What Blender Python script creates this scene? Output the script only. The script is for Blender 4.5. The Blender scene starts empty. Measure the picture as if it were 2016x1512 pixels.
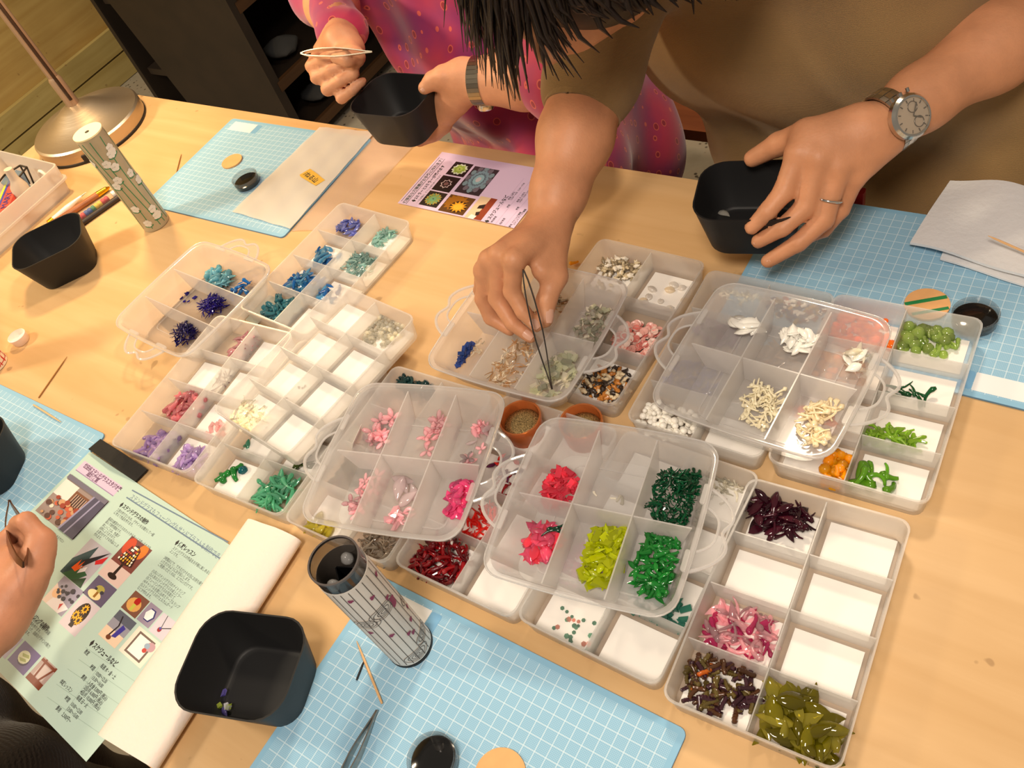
import bpy, bmesh, math, random
import numpy as np
from mathutils import Vector, Matrix
random.seed(7); np.random.seed(7)
S = bpy.context.scene
COL = S.collection
PI = math.pi
# ---------------------------------------------------------------- camera
# world frame: table top is z = 0, x runs along the table, y across it (metres)
FPX = 1690.0
CAM = np.array([0.37998307, -0.37206906, 0.65350869])
RW = np.array([[0.8234596311, 0.5030127897, -0.2624735593],
               [0.2616349828, -0.7471374810, -0.6110095910],
               [-0.5034494728, 0.4344694672, -0.7468432971]])
cd = bpy.data.cameras.new('camera'); cam = bpy.data.objects.new('camera', cd); COL.objects.link(cam)
cd.sensor_fit = 'HORIZONTAL'; cd.sensor_width = 36.0; cd.lens = FPX / 2016 * 36.0; cd.clip_start = 0.02
M = Matrix.Identity(4)
for i in range(3):
    M[i][0] = RW[0][i]; M[i][1] = -RW[1][i]; M[i][2] = -RW[2][i]; M[i][3] = CAM[i]
cam.matrix_world = M
S.camera = cam
# ---------------------------------------------------------------- world, lights, exposure
S.view_settings.view_transform = 'Standard'; S.view_settings.look = 'None'
S.view_settings.gamma = 1.0; S.view_settings.use_curve_mapping = False
S.view_settings.exposure = -0.2
try:
    S.cycles.transparent_max_bounces = 40; S.cycles.max_bounces = 10; S.cycles.caustics_reflective = False; S.cycles.caustics_refractive = False
except Exception: pass
wd = bpy.data.worlds.new('world'); S.world = wd; wd.use_nodes = True
wd.node_tree.nodes['Background'].inputs[0].default_value = (1.0, 0.86, 0.70, 1)
wd.node_tree.nodes['Background'].inputs[1].default_value = 0.30
def area(name, loc, target, size, power, color):
    l = bpy.data.lights.new(name, 'AREA'); l.size = size; l.energy = power; l.color = color; l.shape = 'DISK'
    o = bpy.data.objects.new(name, l); COL.objects.link(o); o.location = loc
    d = Vector(target) - Vector(loc); o.rotation_euler = d.to_track_quat('-Z', 'Y').to_euler(); return o
area('ceiling_light_front', (-0.15, 0.85, 1.45), (0.0, 0.0, 0), 0.22, 19, (1.0, 0.80, 0.58))
area('wall_fill_light', (-1.9, -1.0, 1.55), (-2.7, 0.6, -0.3), 0.4, 60, (1.0, 0.84, 0.60))  # added fill lamp that brightens the plywood wall, no actual fitting
area('ceiling_light_back', (0.45, -0.75, 1.5), (0.1, 0, 0), 0.40, 23, (1.0, 0.86, 0.72))
# ---------------------------------------------------------------- helpers
def P(px, py, z=0.0):
    """photo pixel -> point at height z above the table top"""
    d = RW.T @ np.array([(px - 1008) / FPX, (py - 756) / FPX, 1.0]); t = (z - CAM[2]) / d[2]
    q = CAM + t * d; return Vector((q[0], q[1], q[2]))
def PY(px, py, y):
    d = RW.T @ np.array([(px - 1008) / FPX, (py - 756) / FPX, 1.0]); t = (y - CAM[1]) / d[1]
    q = CAM + t * d; return Vector((q[0], q[1], q[2]))
def PX(px, py, x):
    d = RW.T @ np.array([(px - 1008) / FPX, (py - 756) / FPX, 1.0]); t = (x - CAM[0]) / d[0]
    q = CAM + t * d; return Vector((q[0], q[1], q[2]))
def PD(px, py, dist):
    d = RW.T @ np.array([(px - 1008) / FPX, (py - 756) / FPX, 1.0]); d /= np.linalg.norm(d)
    q = CAM + dist * d; return Vector((q[0], q[1], q[2]))
def tag(o, label=None, cat=None, group=None, kind=None):
    if label: o['label'] = label
    if cat: o['category'] = cat
    if group: o['group'] = group
    if kind: o['kind'] = kind
    return o
def empty(name, loc=(0, 0, 0), rz=0.0, label=None, cat=None, group=None, rot=None):
    o = bpy.data.objects.new(name, None); COL.objects.link(o); o.location = loc; o.empty_display_size = 0.02
    o.rotation_euler = rot if rot else (0, 0, rz); return tag(o, label, cat, group)
def copy_tree(o, parent=None):
    c = o.copy(); COL.objects.link(c); c.parent = parent
    for ch in [k for k in o.children]: copy_tree(ch, c)
    return c
class MB:
    def __init__(s): s.v = []; s.f = []; s.m = []
    def add(s, vs, fs, m=0):
        b = len(s.v); s.v += [tuple(p) for p in vs]; s.f += [tuple(i + b for i in f) for f in fs]; s.m += [m] * len(fs); return s
    def box(s, c, d, m=0, rot=None):
        x, y, z = [k / 2 for k in d]
        vs = [Vector(p) for p in ((-x,-y,-z),(x,-y,-z),(x,y,-z),(-x,y,-z),(-x,-y,z),(x,-y,z),(x,y,z),(-x,y,z))]
        if rot is not None: vs = [rot @ p for p in vs]
        vs = [p + Vector(c) for p in vs]
        return s.add(vs, [(0,3,2,1),(4,5,6,7),(0,1,5,4),(1,2,6,5),(2,3,7,6),(3,0,4,7)], m)
    def loft(s, rings, m=0, cap0=True, cap1=True):
        n = len(rings[0]); vs = [p for r in rings for p in r]; fs = []
        for i in range(len(rings) - 1):
            for j in range(n):
                k = (j + 1) % n; fs.append((i*n+j, i*n+k, (i+1)*n+k, (i+1)*n+j))
        if cap0: fs.append(tuple(range(n - 1, -1, -1)))
        if cap1: fs.append(tuple((len(rings) - 1) * n + j for j in range(n)))
        return s.add(vs, fs, m)
    def tube(s, path, rad, n=8, m=0, flat=1.0, up=None):
        path = [Vector(p) for p in path]
        if not hasattr(rad, '__len__'): rad = [rad] * len(path)
        rings = []; prev = None
        for i, p in enumerate(path):
            t = (path[min(i+1, len(path)-1)] - path[max(i-1, 0)])
            t = t.normalized() if t.length > 1e-9 else Vector((0, 0, 1))
            if prev is None:
                a = Vector(up) if up else (Vector((0, 0, 1)) if abs(t.z) < .9 else Vector((1, 0, 0)))
                prev = (a - t * a.dot(t)).normalized()
            else:
                q = prev - t * prev.dot(t); prev = q.normalized() if q.length > 1e-6 else prev
            b = t.cross(prev); r = rad[i]
            rings.append([p + (prev * math.cos(2*PI*k/n) * flat + b * math.sin(2*PI*k/n)) * r for k in range(n)])
        return s.loft(rings, m)
    def lathe(s, prof, n=24, m=0, axis_loc=(0,0,0), cap0=True, cap1=True):
        ax = Vector(axis_loc)
        rings = [[ax + Vector((r*math.cos(2*PI*k/n), r*math.sin(2*PI*k/n), z)) for k in range(n)] for r, z in prof]
        return s.loft(rings, m, cap0, cap1)
    def prism(s, outline, z0, z1, m=0):
        return s.loft([[Vector((x, y, z0)) for x, y in outline], [Vector((x, y, z1)) for x, y in outline]], m)
    def mesh(s, name, mats, smooth=False, sharp=None):
        me = bpy.data.meshes.new(name); me.from_pydata(s.v, [], s.f)
        for mt in (mats if isinstance(mats, (list, tuple)) else [mats]): me.materials.append(mt)
        if len(me.materials) > 1: me.polygons.foreach_set('material_index', s.m)
        bm = bmesh.new(); bm.from_mesh(me); bmesh.ops.recalc_face_normals(bm, faces=bm.faces); bm.to_mesh(me); bm.free()
        if smooth:
            me.polygons.foreach_set('use_smooth', [True] * len(me.polygons))
            if sharp: me.set_sharp_from_angle(angle=math.radians(sharp))
        me.update(); return me
    def build(s, name, mats, parent=None, smooth=False, sharp=None, label=None, cat=None, group=None, kind=None, loc=None, rot=None):
        o = bpy.data.objects.new(name, s.mesh(name, mats, smooth, sharp)); COL.objects.link(o); o.parent = parent
        if loc is not None: o.location = loc
        if rot is not None: o.rotation_euler = rot
        return tag(o, label, cat, group, kind)
def rrect(w, d, r, n=4, bow=0.0, m=1):
    """rounded rectangle outline; bow pushes the middle of each side outwards"""
    pts = []
    for cx, cy, a0 in ((1,1,0),(-1,1,90),(-1,-1,180),(1,-1,270)):
        for k in range(n + 1):
            a = math.radians(a0 + 90*k/n); pts.append((cx*(w/2-r)+r*math.cos(a), cy*(d/2-r)+r*math.sin(a)))
    if bow:
        out = []
        for i, p in enumerate(pts):
            q = pts[(i+1) % len(pts)]; out.append(p)
            if math.hypot(p[0]-q[0], p[1]-q[1]) > .02:
                for k in range(1, 8): out.append((p[0]+(q[0]-p[0])*k/8, p[1]+(q[1]-p[1])*k/8))
        pts = [(x*(1+2*bow/w*(1-(2*y/d)**2)), y*(1+2*bow/d*(1-(2*x/w)**2))) for x, y in out]
    return pts
def ring(pts, z, sx=1.0, sy=1.0): return [Vector((x*sx, y*sy, z)) for x, y in pts]
# ---------------------------------------------------------------- materials
MATS = {}
def nt(name):
    m = bpy.data.materials.new(name); m.use_nodes = True; return m, m.node_tree.nodes, m.node_tree.links
def srgb(r, g, b): return tuple((c/255/12.92 if c/255 <= .04045 else ((c/255+.055)/1.055)**2.4) for c in (r, g, b))
def mat(name, col, rough=.5, metal=0.0, spec=.5, noise=0.0, nscale=60, bump=0.0, bscale=200, trans=0.0, alpha=1.0, coat=0.0, sheen=0.0, sss=0.0, stretch=None, emit=0):
    if name in MATS: return MATS[name]
    m, n, l = nt(name); b = n['Principled BSDF']
    b.inputs['Base Color'].default_value = (*col, 1); b.inputs['Roughness'].default_value = rough; b.inputs['Metallic'].default_value = metal
    b.inputs['Specular IOR Level'].default_value = spec; b.inputs['Transmission Weight'].default_value = trans; b.inputs['Alpha'].default_value = alpha
    b.inputs['Coat Weight'].default_value = coat; b.inputs['Sheen Weight'].default_value = sheen
    if sss: b.inputs['Subsurface Weight'].default_value = sss; b.inputs['Subsurface Radius'].default_value = (.006, .0025, .0015); b.inputs['Subsurface Scale'].default_value = 1.0
    if noise or bump:
        tc = n.new('ShaderNodeTexCoord'); src = tc.outputs['Object']
        if stretch:
            mp = n.new('ShaderNodeMapping'); mp.inputs['Scale'].default_value = stretch; l.new(src, mp.inputs[0]); src = mp.outputs[0]
    if noise:
        t = n.new('ShaderNodeTexNoise'); t.inputs['Scale'].default_value = nscale; t.inputs['Detail'].default_value = 4; l.new(src, t.inputs['Vector'])
        r = n.new('ShaderNodeValToRGB'); r.color_ramp.elements[0].position = .3; r.color_ramp.elements[1].position = .7
        r.color_ramp.elements[0].color = (*[c*(1-noise) for c in col], 1); r.color_ramp.elements[1].color = (*[min(1, c*(1+noise)) for c in col], 1)
        l.new(t.outputs['Fac'], r.inputs[0]); l.new(r.outputs[0], b.inputs['Base Color'])
    if bump:
        t = n.new('ShaderNodeTexNoise'); t.inputs['Scale'].default_value = bscale; t.inputs['Detail'].default_value = 3; l.new(src, t.inputs['Vector'])
        bp = n.new('ShaderNodeBump'); bp.inputs['Strength'].default_value = bump; bp.inputs['Distance'].default_value = .001
        l.new(t.outputs['Fac'], bp.inputs['Height']); l.new(bp.outputs[0], b.inputs['Normal'])
    MATS[name] = m; return m
def mth(n, l, op, a, b=None, c=None):
    k = n.new('ShaderNodeMath'); k.operation = op
    for i, v in enumerate((a, b, c)):
        if v is None: continue
        if hasattr(v, 'links') or hasattr(v, 'is_linked'): l.new(v, k.inputs[i])
        else: k.inputs[i].default_value = v
    return k.outputs[0]
def schlick(n, l, f0=.045, top=.75):
    lw = n.new('ShaderNodeLayerWeight'); lw.inputs[0].default_value = .5
    return mth(n, l, 'MULTIPLY_ADD', mth(n, l, 'POWER', lw.outputs['Facing'], 4.0), top, f0)
def plastic(name, col, clear=.5, rough=.25, tint=None):
    """milky see-through polypropylene: part clear, part diffuse and translucent, glossy skin"""
    if name in MATS: return MATS[name]
    m, n, l = nt(name); n.remove(n['Principled BSDF']); out = n['Material Output']
    tr = n.new('ShaderNodeBsdfTransparent'); tr.inputs[0].default_value = (*(tint or (1, 1, 1)), 1)
    df = n.new('ShaderNodeBsdfDiffuse'); df.inputs[0].default_value = (*col, 1)
    tl = n.new('ShaderNodeBsdfTranslucent'); tl.inputs[0].default_value = (*col, 1)
    a = n.new('ShaderNodeMixShader'); a.inputs[0].default_value = .5; l.new(df.outputs[0], a.inputs[1]); l.new(tl.outputs[0], a.inputs[2])
    b = n.new('ShaderNodeMixShader'); b.inputs[0].default_value = clear; l.new(a.outputs[0], b.inputs[1]); l.new(tr.outputs[0], b.inputs[2])
    g = n.new('ShaderNodeBsdfGlossy'); g.inputs['Roughness'].default_value = rough
    fr = schlick(n, l)
    c = n.new('ShaderNodeMixShader'); l.new(fr, c.inputs[0]); l.new(b.outputs[0], c.inputs[1]); l.new(g.outputs[0], c.inputs[2])
    l.new(c.outputs[0], out.inputs['Surface']); MATS[name] = m; return m
def glass(name, col, clear=.45, rough=.06, var=.18):
    """coloured lampwork glass: tinted see-through, some body colour, wet highlights"""
    if name in MATS: return MATS[name]
    m, n, l = nt(name); n.remove(n['Principled BSDF']); out = n['Material Output']
    oi = n.new('ShaderNodeObjectInfo'); hs = n.new('ShaderNodeHueSaturation'); hs.inputs['Color'].default_value = (*col, 1)
    mr = n.new('ShaderNodeMapRange'); mr.inputs[3].default_value = 1.15 - var*1.3; mr.inputs[4].default_value = 1.35 + var; l.new(oi.outputs['Random'], mr.inputs[0]); l.new(mr.outputs[0], hs.inputs['Value'])
    tr = n.new('ShaderNodeBsdfTransparent'); l.new(hs.outputs[0], tr.inputs[0])
    df = n.new('ShaderNodeBsdfDiffuse'); l.new(hs.outputs[0], df.inputs[0])
    tl = n.new('ShaderNodeBsdfTranslucent'); l.new(hs.outputs[0], tl.inputs[0])
    a = n.new('ShaderNodeMixShader'); a.inputs[0].default_value = .45; l.new(df.outputs[0], a.inputs[1]); l.new(tl.outputs[0], a.inputs[2])
    b = n.new('ShaderNodeMixShader'); b.inputs[0].default_value = clear; l.new(a.outputs[0], b.inputs[1]); l.new(tr.outputs[0], b.inputs[2])
    g = n.new('ShaderNodeBsdfGlossy'); g.inputs['Roughness'].default_value = rough
    fr = schlick(n, l)
    c = n.new('ShaderNodeMixShader'); l.new(fr, c.inputs[0]); l.new(b.outputs[0], c.inputs[1]); l.new(g.outputs[0], c.inputs[2])
    l.new(c.outputs[0], out.inputs['Surface']); MATS[name] = m; return m
def wood(name, c1, c2, scale=(3, 40, 40), rough=.5, blotch=0.25, spots=False):
    m, n, l = nt(name); b = n['Principled BSDF']; b.inputs['Roughness'].default_value = rough; b.inputs['Specular IOR Level'].default_value = .35
    tc = n.new('ShaderNodeTexCoord'); mp = n.new('ShaderNodeMapping'); mp.inputs['Scale'].default_value = scale; l.new(tc.outputs['Object'], mp.inputs[0])
    t = n.new('ShaderNodeTexNoise'); t.inputs['Scale'].default_value = 1.0; t.inputs['Detail'].default_value = 6; t.inputs['Distortion'].default_value = .6; l.new(mp.outputs[0], t.inputs['Vector'])
    r = n.new('ShaderNodeValToRGB'); r.color_ramp.elements[0].position = .35; r.color_ramp.elements[1].position = .68
    r.color_ramp.elements[0].color = (*c1, 1); r.color_ramp.elements[1].color = (*c2, 1); l.new(t.outputs['Fac'], r.inputs[0])
    t2 = n.new('ShaderNodeTexNoise'); t2.inputs['Scale'].default_value = 5; t2.inputs['Detail'].default_value = 3; l.new(tc.outputs['Object'], t2.inputs['Vector'])
    mx = n.new('ShaderNodeMixRGB'); mx.blend_type = 'MULTIPLY'; mx.inputs[0].default_value = blotch; l.new(r.outputs[0], mx.inputs[1]); l.new(t2.outputs['Fac'], mx.inputs[2])
    o = mx.outputs[0]
    if spots:
        t3 = n.new('ShaderNodeTexNoise'); t3.inputs['Scale'].default_value = 38; t3.inputs['Detail'].default_value = 2; l.new(tc.outputs['Object'], t3.inputs['Vector'])
        r3 = n.new('ShaderNodeValToRGB'); r3.color_ramp.elements[0].position = .735; r3.color_ramp.elements[1].position = .76
        r3.color_ramp.elements[0].color = (0, 0, 0, 1); r3.color_ramp.elements[1].color = (.45, .45, .45, 1); l.new(t3.outputs['Fac'], r3.inputs[0])
        m3 = n.new('ShaderNodeMixRGB'); l.new(r3.outputs[0], m3.inputs[0]); l.new(o, m3.inputs[1]); m3.inputs[2].default_value = (.22, .12, .05, 1); o = m3.outputs[0]
    l.new(o, b.inputs['Base Color']); MATS[name] = m; return m
def text_mesh(name, body, size, mt, parent, loc, rot, align='LEFT', bold=0.0, xs=1.0, label=None):
    c = bpy.data.curves.new(name, 'FONT'); c.body = body; c.size = size; c.align_x = align; c.offset = bold; c.resolution_u = 2; c.space_line = 1.0
    o = bpy.data.objects.new(name, c); COL.objects.link(o)
    dg = bpy.context.evaluated_depsgraph_get(); me = bpy.data.meshes.new_from_object(o.evaluated_get(dg)); bpy.data.objects.remove(o); bpy.data.curves.remove(c)
    me.name = name; me.materials.clear(); me.materials.append(mt)
    o = bpy.data.objects.new(name, me); COL.objects.link(o); o.parent = parent; o.location = loc; o.rotation_euler = rot; o.scale = (xs, 1, 1)
    return tag(o, label)
# ================================================================ room
FLOOR = -0.72
def terrazzo():
    m, n, l = nt('speckled_concrete'); b = n['Principled BSDF']; b.inputs['Roughness'].default_value = .6
    tc = n.new('ShaderNodeTexCoord'); v = n.new('ShaderNodeTexVoronoi'); v.inputs['Scale'].default_value = 55; l.new(tc.outputs['Object'], v.inputs['Vector'])
    r = n.new('ShaderNodeValToRGB'); e = r.color_ramp.elements; e[0].position = .16; e[0].color = (.06, .045, .03, 1); e[1].position = .3; e[1].color = (.36, .31, .24, 1)
    l.new(v.outputs['Distance'], r.inputs[0])
    t = n.new('ShaderNodeTexNoise'); t.inputs['Scale'].default_value = 14; t.inputs['Detail'].default_value = 6; l.new(tc.outputs['Object'], t.inputs['Vector'])
    r2 = n.new('ShaderNodeValToRGB'); r2.color_ramp.elements[0].color = (.22, .19, .14, 1); r2.color_ramp.elements[1].color = (.5, .45, .36, 1); l.new(t.outputs['Fac'], r2.inputs[0])
    r3 = n.new('ShaderNodeValToRGB'); r3.color_ramp.elements[0].position = .5; r3.color_ramp.elements[1].position = .54; l.new(t.outputs['Fac'], r3.inputs[0])
    mx = n.new('ShaderNodeMixRGB'); l.new(r3.outputs[0], mx.inputs[0]); l.new(r2.outputs[0], mx.inputs[1]); l.new(r.outputs[0], mx.inputs[2])
    l.new(mx.outputs[0], b.inputs['Base Color']); return m
MB().box((-0.4, 0.3, FLOOR-.05), (5.2, 6.0, .1)).build('floor', terrazzo(), kind='structure', label='speckled grey brown concrete floor')
ply = wood('pine_plywood', srgb(196, 160, 92), srgb(214, 182, 112), (2, 2, 30), .55, .3, True)
board = wood('pale_pine_board', srgb(186, 164, 100), srgb(206, 186, 122), (30, 2, 30), .55, .3, True)
dark = mat('dark_stained_wood', srgb(30, 21, 14), .6, noise=.3, nscale=12)
MB().box((-2.95, .3, .8), (.2, 6.0, 3.1)).build('wall_left', ply, kind='structure', label='pine plywood wall behind the lamp')
bb = MB().box((-2.838, .3, FLOOR+.045), (.025, 6.0, .085)).build('baseboard_left', board, kind='structure', label='pale pine baseboard along plywood wall')
MB().box((-2.838, .3, FLOOR+.137), (.022, 6.0, .085)).build('trim_1', board, kind='structure', label='second pine board above the baseboard')
MB().box((-.4, 3.25, .8), (5.2, .1, 3.1)).build('wall_back', mat('beige_wall_paint', srgb(150, 128, 96), .8, noise=.08), kind='structure')
# dark open shelf unit standing behind the table
sh = empty('shelf_unit', (-1.75, 1.4, FLOOR), label='dark stained open shelf unit in the gloom behind the table', cat='shelf')
def world_part(mb, name, mats, root, **k):
    inv = Matrix.Translation(-Vector(root.location)) if root.rotation_euler.z == 0 else root.matrix_basis.inverted()
    mb.v = [tuple(inv @ Vector(p)) for p in mb.v]; return mb.build(name, mats, root, **k)
xf = -1.62
def quadbox(pts, th, nrm):
    n = Vector(nrm) * th; m = MB(); a = [Vector(p) for p in pts]; return m.loft([a, [p + n for p in a]])
world_part(quadbox([(xf, .97, FLOOR), (-2.055, .97, FLOOR), (-2.36, .97, .6), (xf, .97, .6)], .03, (0, 1, 0)), 'side_panel', dark, sh)
world_part(MB().box((-2.25, 1.5, -.06), (.02, 1.06, 1.3)), 'back_panel', dark, sh)
world_part(quadbox([(xf, 2.0, FLOOR), (-2.055, 2.0, FLOOR), (-2.36, 2.0, .6), (xf, 2.0, .6)], .03, (0, 1, 0)), 'side_panel', dark, sh)
shelf_edge = wood('shelf_edge_wood', srgb(66, 44, 26), srgb(84, 58, 34), (30, 4, 30), .5)
for z in (-.66, -.485, -.245, .05, .33):
    world_part(MB().box((-1.93, 1.5, z), (.6, 1.02, .022)), 'shelf_board', dark, sh)
    world_part(MB().box((xf-.006, 1.5, z), (.014, 1.02, .03)), 'shelf_edging', shelf_edge, sh)
gy = mat('grey_cloth', srgb(52, 54, 56), .85)
def bundle(x, y, z, s, lab, c):
    m = MB(); rings = []
    for i in range(7):
        t = i/6; r = s*math.sin(PI*min(.97, max(.06, t)))
        rings.append([Vector((r*(1+.25*math.sin(3*a+i))*math.cos(a), r*(1+.2*math.cos(2*a))*math.sin(a)*1.3, s*1.2*t)) for a in [2*PI*k/12 for k in range(12)]])
    return m.loft(rings).build('cloth_bundle', c, None, True, label=lab, cat='cloth', loc=(x, y, z))
bundle(-1.70, 1.12, -.473, .05, 'crumpled grey cloth on the dark shelf, nearest the side panel', gy)
bundle(-1.68, 1.36, -.473, .055, 'bluish grey rag on the dark shelf behind the pink dress', mat('blue_grey_cloth', srgb(44, 50, 58), .85))
bundle(-1.70, 1.16, -.648, .045, 'small grey rag on the lowest dark shelf', gy)
MB().prism(rrect(.16, .24, .01), 0, .1).build('cardboard_box', mat('dim_carton', srgb(70, 52, 36), .8, noise=.15), label='dim brown box on the shelf above the rags', cat='box', loc=(-1.8, 1.3, -.233))
# ---------------------------------------------------------------- work table
TX0, TX1, TY0, TY1 = -1.19, .78, -.452, .343
tb = empty('work_table', ((TX0+TX1)/2, (TY0+TY1)/2, FLOOR), label='large pale plywood work table covered in craft trays', cat='table')
twood = wood('birch_tabletop', srgb(212, 172, 120), srgb(224, 186, 136), (3.0, 34, 34), .42, .22, True)
world_part(MB().box(((TX0+TX1)/2, (TY0+TY1)/2, -.0125), (TX1-TX0, TY1-TY0, .025)), 'tabletop', twood, tb)
for x in (TX0+.06, TX1-.06):
    for y in (TY0+.06, TY1-.06):
        world_part(MB().box((x, y, (FLOOR-.025)/2), (.05, .05, -FLOOR-.025)), 'leg', shelf_edge, tb)
for y in (TY0+.05, TY1-.05): world_part(MB().box(((TX0+TX1)/2, y, -.06), (TX1-TX0-.14, .02, .07)), 'apron', shelf_edge, tb)
# ---------------------------------------------------------------- cutting mats
def grid_mat():
    m, n, l = nt('blue_grid_print'); b = n['Principled BSDF']; b.inputs['Roughness'].default_value = .5; b.inputs['Specular IOR Level'].default_value = .25
    tc = n.new('ShaderNodeTexCoord'); sp = n.new('ShaderNodeSeparateXYZ'); l.new(tc.outputs['Object'], sp.inputs[0])
    X = mth(n, l, 'ADD', sp.outputs[0], .15); Y = mth(n, l, 'SUBTRACT', .105, sp.outputs[1])
    def line(v):
        f = mth(n, l, 'FRACT', mth(n, l, 'MULTIPLY', v, 100.0)); return mth(n, l, 'LESS_THAN', mth(n, l, 'ABSOLUTE', mth(n, l, 'SUBTRACT', f, .5)), .028)
    def dd(v):
        f = mth(n, l, 'FRACT', mth(n, l, 'MULTIPLY', v, 800.0)); k = mth(n, l, 'SUBTRACT', f, .5); return mth(n, l, 'MULTIPLY', k, k)
    ln = mth(n, l, 'MAXIMUM', line(X), line(Y))
    dots = mth(n, l, 'LESS_THAN', mth(n, l, 'ADD', dd(X), dd(Y)), .075)
    dots = mth(n, l, 'MULTIPLY', dots, .5)
    a = mth(n, l, 'MAXIMUM', ln, dots)
    # margin without print
    inx = mth(n, l, 'LESS_THAN', mth(n, l, 'ABSOLUTE', sp.outputs[0]), .1445); iny = mth(n, l, 'LESS_THAN', mth(n, l, 'ABSOLUTE', sp.outputs[1]), .0995)
    a = mth(n, l, 'MULTIPLY', a, mth(n, l, 'MULTIPLY', inx, iny))
    mx = n.new('ShaderNodeMixRGB'); l.new(a, mx.inputs[0]); mx.inputs[1].default_value = (*srgb(136, 184, 214), 1); mx.inputs[2].default_value = (*srgb(198, 222, 236), 1)
    l.new(mx.outputs[0], b.inputs['Base Color']); return m
gridm = grid_mat(); matedge = mat('mat_blue_core', srgb(96, 140, 176), .6); strip_m = mat('name_strip_white', srgb(232, 234, 236), .5); blank_m = mat('mat_plain_blue', srgb(118, 172, 212), .5)
def cutting_mat(cx, cy, rz, label):
    o = empty('cutting_mat', (cx, cy, 0), rz, label, 'cutting mat', 'blue grid cutting mats laid at the four places')
    MB().prism(rrect(.30, .21, .006, 4), 0, .0019).build('mat_core', matedge, o)
    MB().prism(rrect(.2996, .2096, .0058, 4), .0019, .0021).build('printed_face', gridm, o)
    MB().prism(rrect(.052, .020, .0005, 1), .0021, .0023).build('name_strip', strip_m, o, loc=(-.15+.014+.026, .105-.017, 0))
    MB().prism(rrect(.011, .020, .002, 2), .0021, .0022).build('blank_tab', blank_m, o, loc=(-.15+.014+.058, .105-.017, 0))
    return o
MATZ = .0023
cutting_mat(.0875, -.330, -.002, 'blue grid mat under the kaleidoscope with plum lines, toothpick lying on it')
cutting_mat(-.645, .2175, .012, 'blue grid mat with a foam sheet, orange disc and small dark dish on it')
cutting_mat(.251, .2365, PI, 'blue grid mat under the grey foam wrap with striped disc and dark dish')
cutting_mat(-.637, -.328, .012, 'blue grid mat half under the pale green leaflet')
# ================================================================ clear divided trays
pp_long = plastic('milky_polypropylene', (.995, .985, .97), .64, .28); pp_div = plastic('milky_divider', (.97, .96, .94), .58, .28)
pp_hand = plastic('clear_polypropylene', (.995, .98, .975), .70, .12); pp_hdiv = plastic('clear_divider', (.97, .95, .95), .56, .2); pp_plate = plastic('clear_handle_plate', (.97, .96, .96), .84, .08); pp_edge = plastic('glossy_edge', (.97, .96, .96), .50, .06)
paper_w = mat('white_paper_liner', srgb(240, 236, 230), .8)
TRAYS = {}
def loc2w(t, u, v, w=0.0):
    x, y, th, z0 = TRAYS[t]; c, s = math.cos(th), math.sin(th); return Vector((x + c*u - s*v, y + s*u + c*v, z0 + w))
def w2loc(t, p):
    x, y, th, z0 = TRAYS[t]; c, s = math.cos(th), math.sin(th); return (c*(p[0]-x)+s*(p[1]-y), -s*(p[0]-x)+c*(p[1]-y))
LW, LD, LH = .1255, .196, .027
ROWS = {}
def long_tray(key, x, y, th, label, z0=0.0, liner=None, rows=4):
    ROWS[key] = rows
    TRAYS[key] = (x, y, th, z0)
    o = empty('divided_tray', (x, y, z0), th, label, 'tray', 'low milky trays with eight compartments')
    r = rrect(LW, LD, .009, 4)
    rings = [ring(r, .0, .945, .965), ring(r, .001, .95, .968), ring(r, .0245, .985, .99), ring(r, .0245, 1, 1), ring(r, .027, 1, 1), ring(r, .027, .975, .984), ring(r, .0025, .925, .95)]
    MB().loft(rings).build('tray_body', pp_long, o, True, 40)
    y0 = LD*.478
    MB().loft([[Vector((-.0006, -y0, .0025)), Vector((.0006, -y0, .0025)), Vector((.0005, -y0-.002, .0245)), Vector((-.0005, -y0-.002, .0245))],
               [Vector((-.0006, y0, .0025)), Vector((.0006, y0, .0025)), Vector((.0005, y0+.002, .0245)), Vector((-.0005, y0+.002, .0245))]]).build('divider', pp_div, o)
    for k in range(1, rows):
        yy = (k/rows-.5)*LD*.972
        for s in (-1, 1):
            x0 = s*.0008; x1 = s*LW*.465; x2 = s*LW*.484
            MB().loft([[Vector((x0, yy-.0006, .0025)), Vector((x1, yy-.0006, .0025)), Vector((x2, yy-.0005, .0238)), Vector((x0, yy-.0005, .0238))],
                       [Vector((x0, yy+.0006, .0025)), Vector((x1, yy+.0006, .0025)), Vector((x2, yy+.0005, .0238)), Vector((x0, yy+.0005, .0238))]]).build('divider', pp_div, o)
    for (c, rr) in (liner or []):
        MB().box((c*LW*.236 + .0005, ((rr+.5)/rows-.5)*LD*.972, .0029), (LW*.40, LD*.8/rows, .0004)).build('paper_liner', paper_w, o)
    return o
ALL = [(c, r) for c in (-1, 1) for r in range(4)]
long_tray('E', .273, -.1173, .0556, 'milky tray with plum, pink and striped glass beside a heap of olive glass leaves', 0, ALL)
long_tray('L7', .2697, .0969, .0395, 'milky tray with orange and yellow chips in one row, green squiggles in the other', .0, ALL)
long_tray('L6', .1425, .0923, .012, 'milky tray of lavender, white and clear beads under the handled tray of white petals', 0, [(1, 0)])
long_tray('L5', .0060, .1021, -.0347, 'milky tray of tiny sea shells, cowries and pink discs', 0, [(1, 2), (1, 0), (-1, 2)], 3)
long_tray('L9', .1490, -.1148, -.010, 'milky tray with pale mint and pink hexagon discs at its open end', 0, ALL)
long_tray('L10', .0200, -.1173, .0053, 'milky tray of red glass squiggles and amber jars', 0, ALL)
long_tray('L11', -.1135, -.1244, .030, 'milky tray of yellow, grey and dark teal glass under the pink petal tray', 0, [(-1, 0)])
long_tray('L4', -.2460, -.1291, .055, 'milky tray of green drops and mint glass ribbons', 0, [(-1, 0), (-1, 1), (1, 1)])
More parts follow.
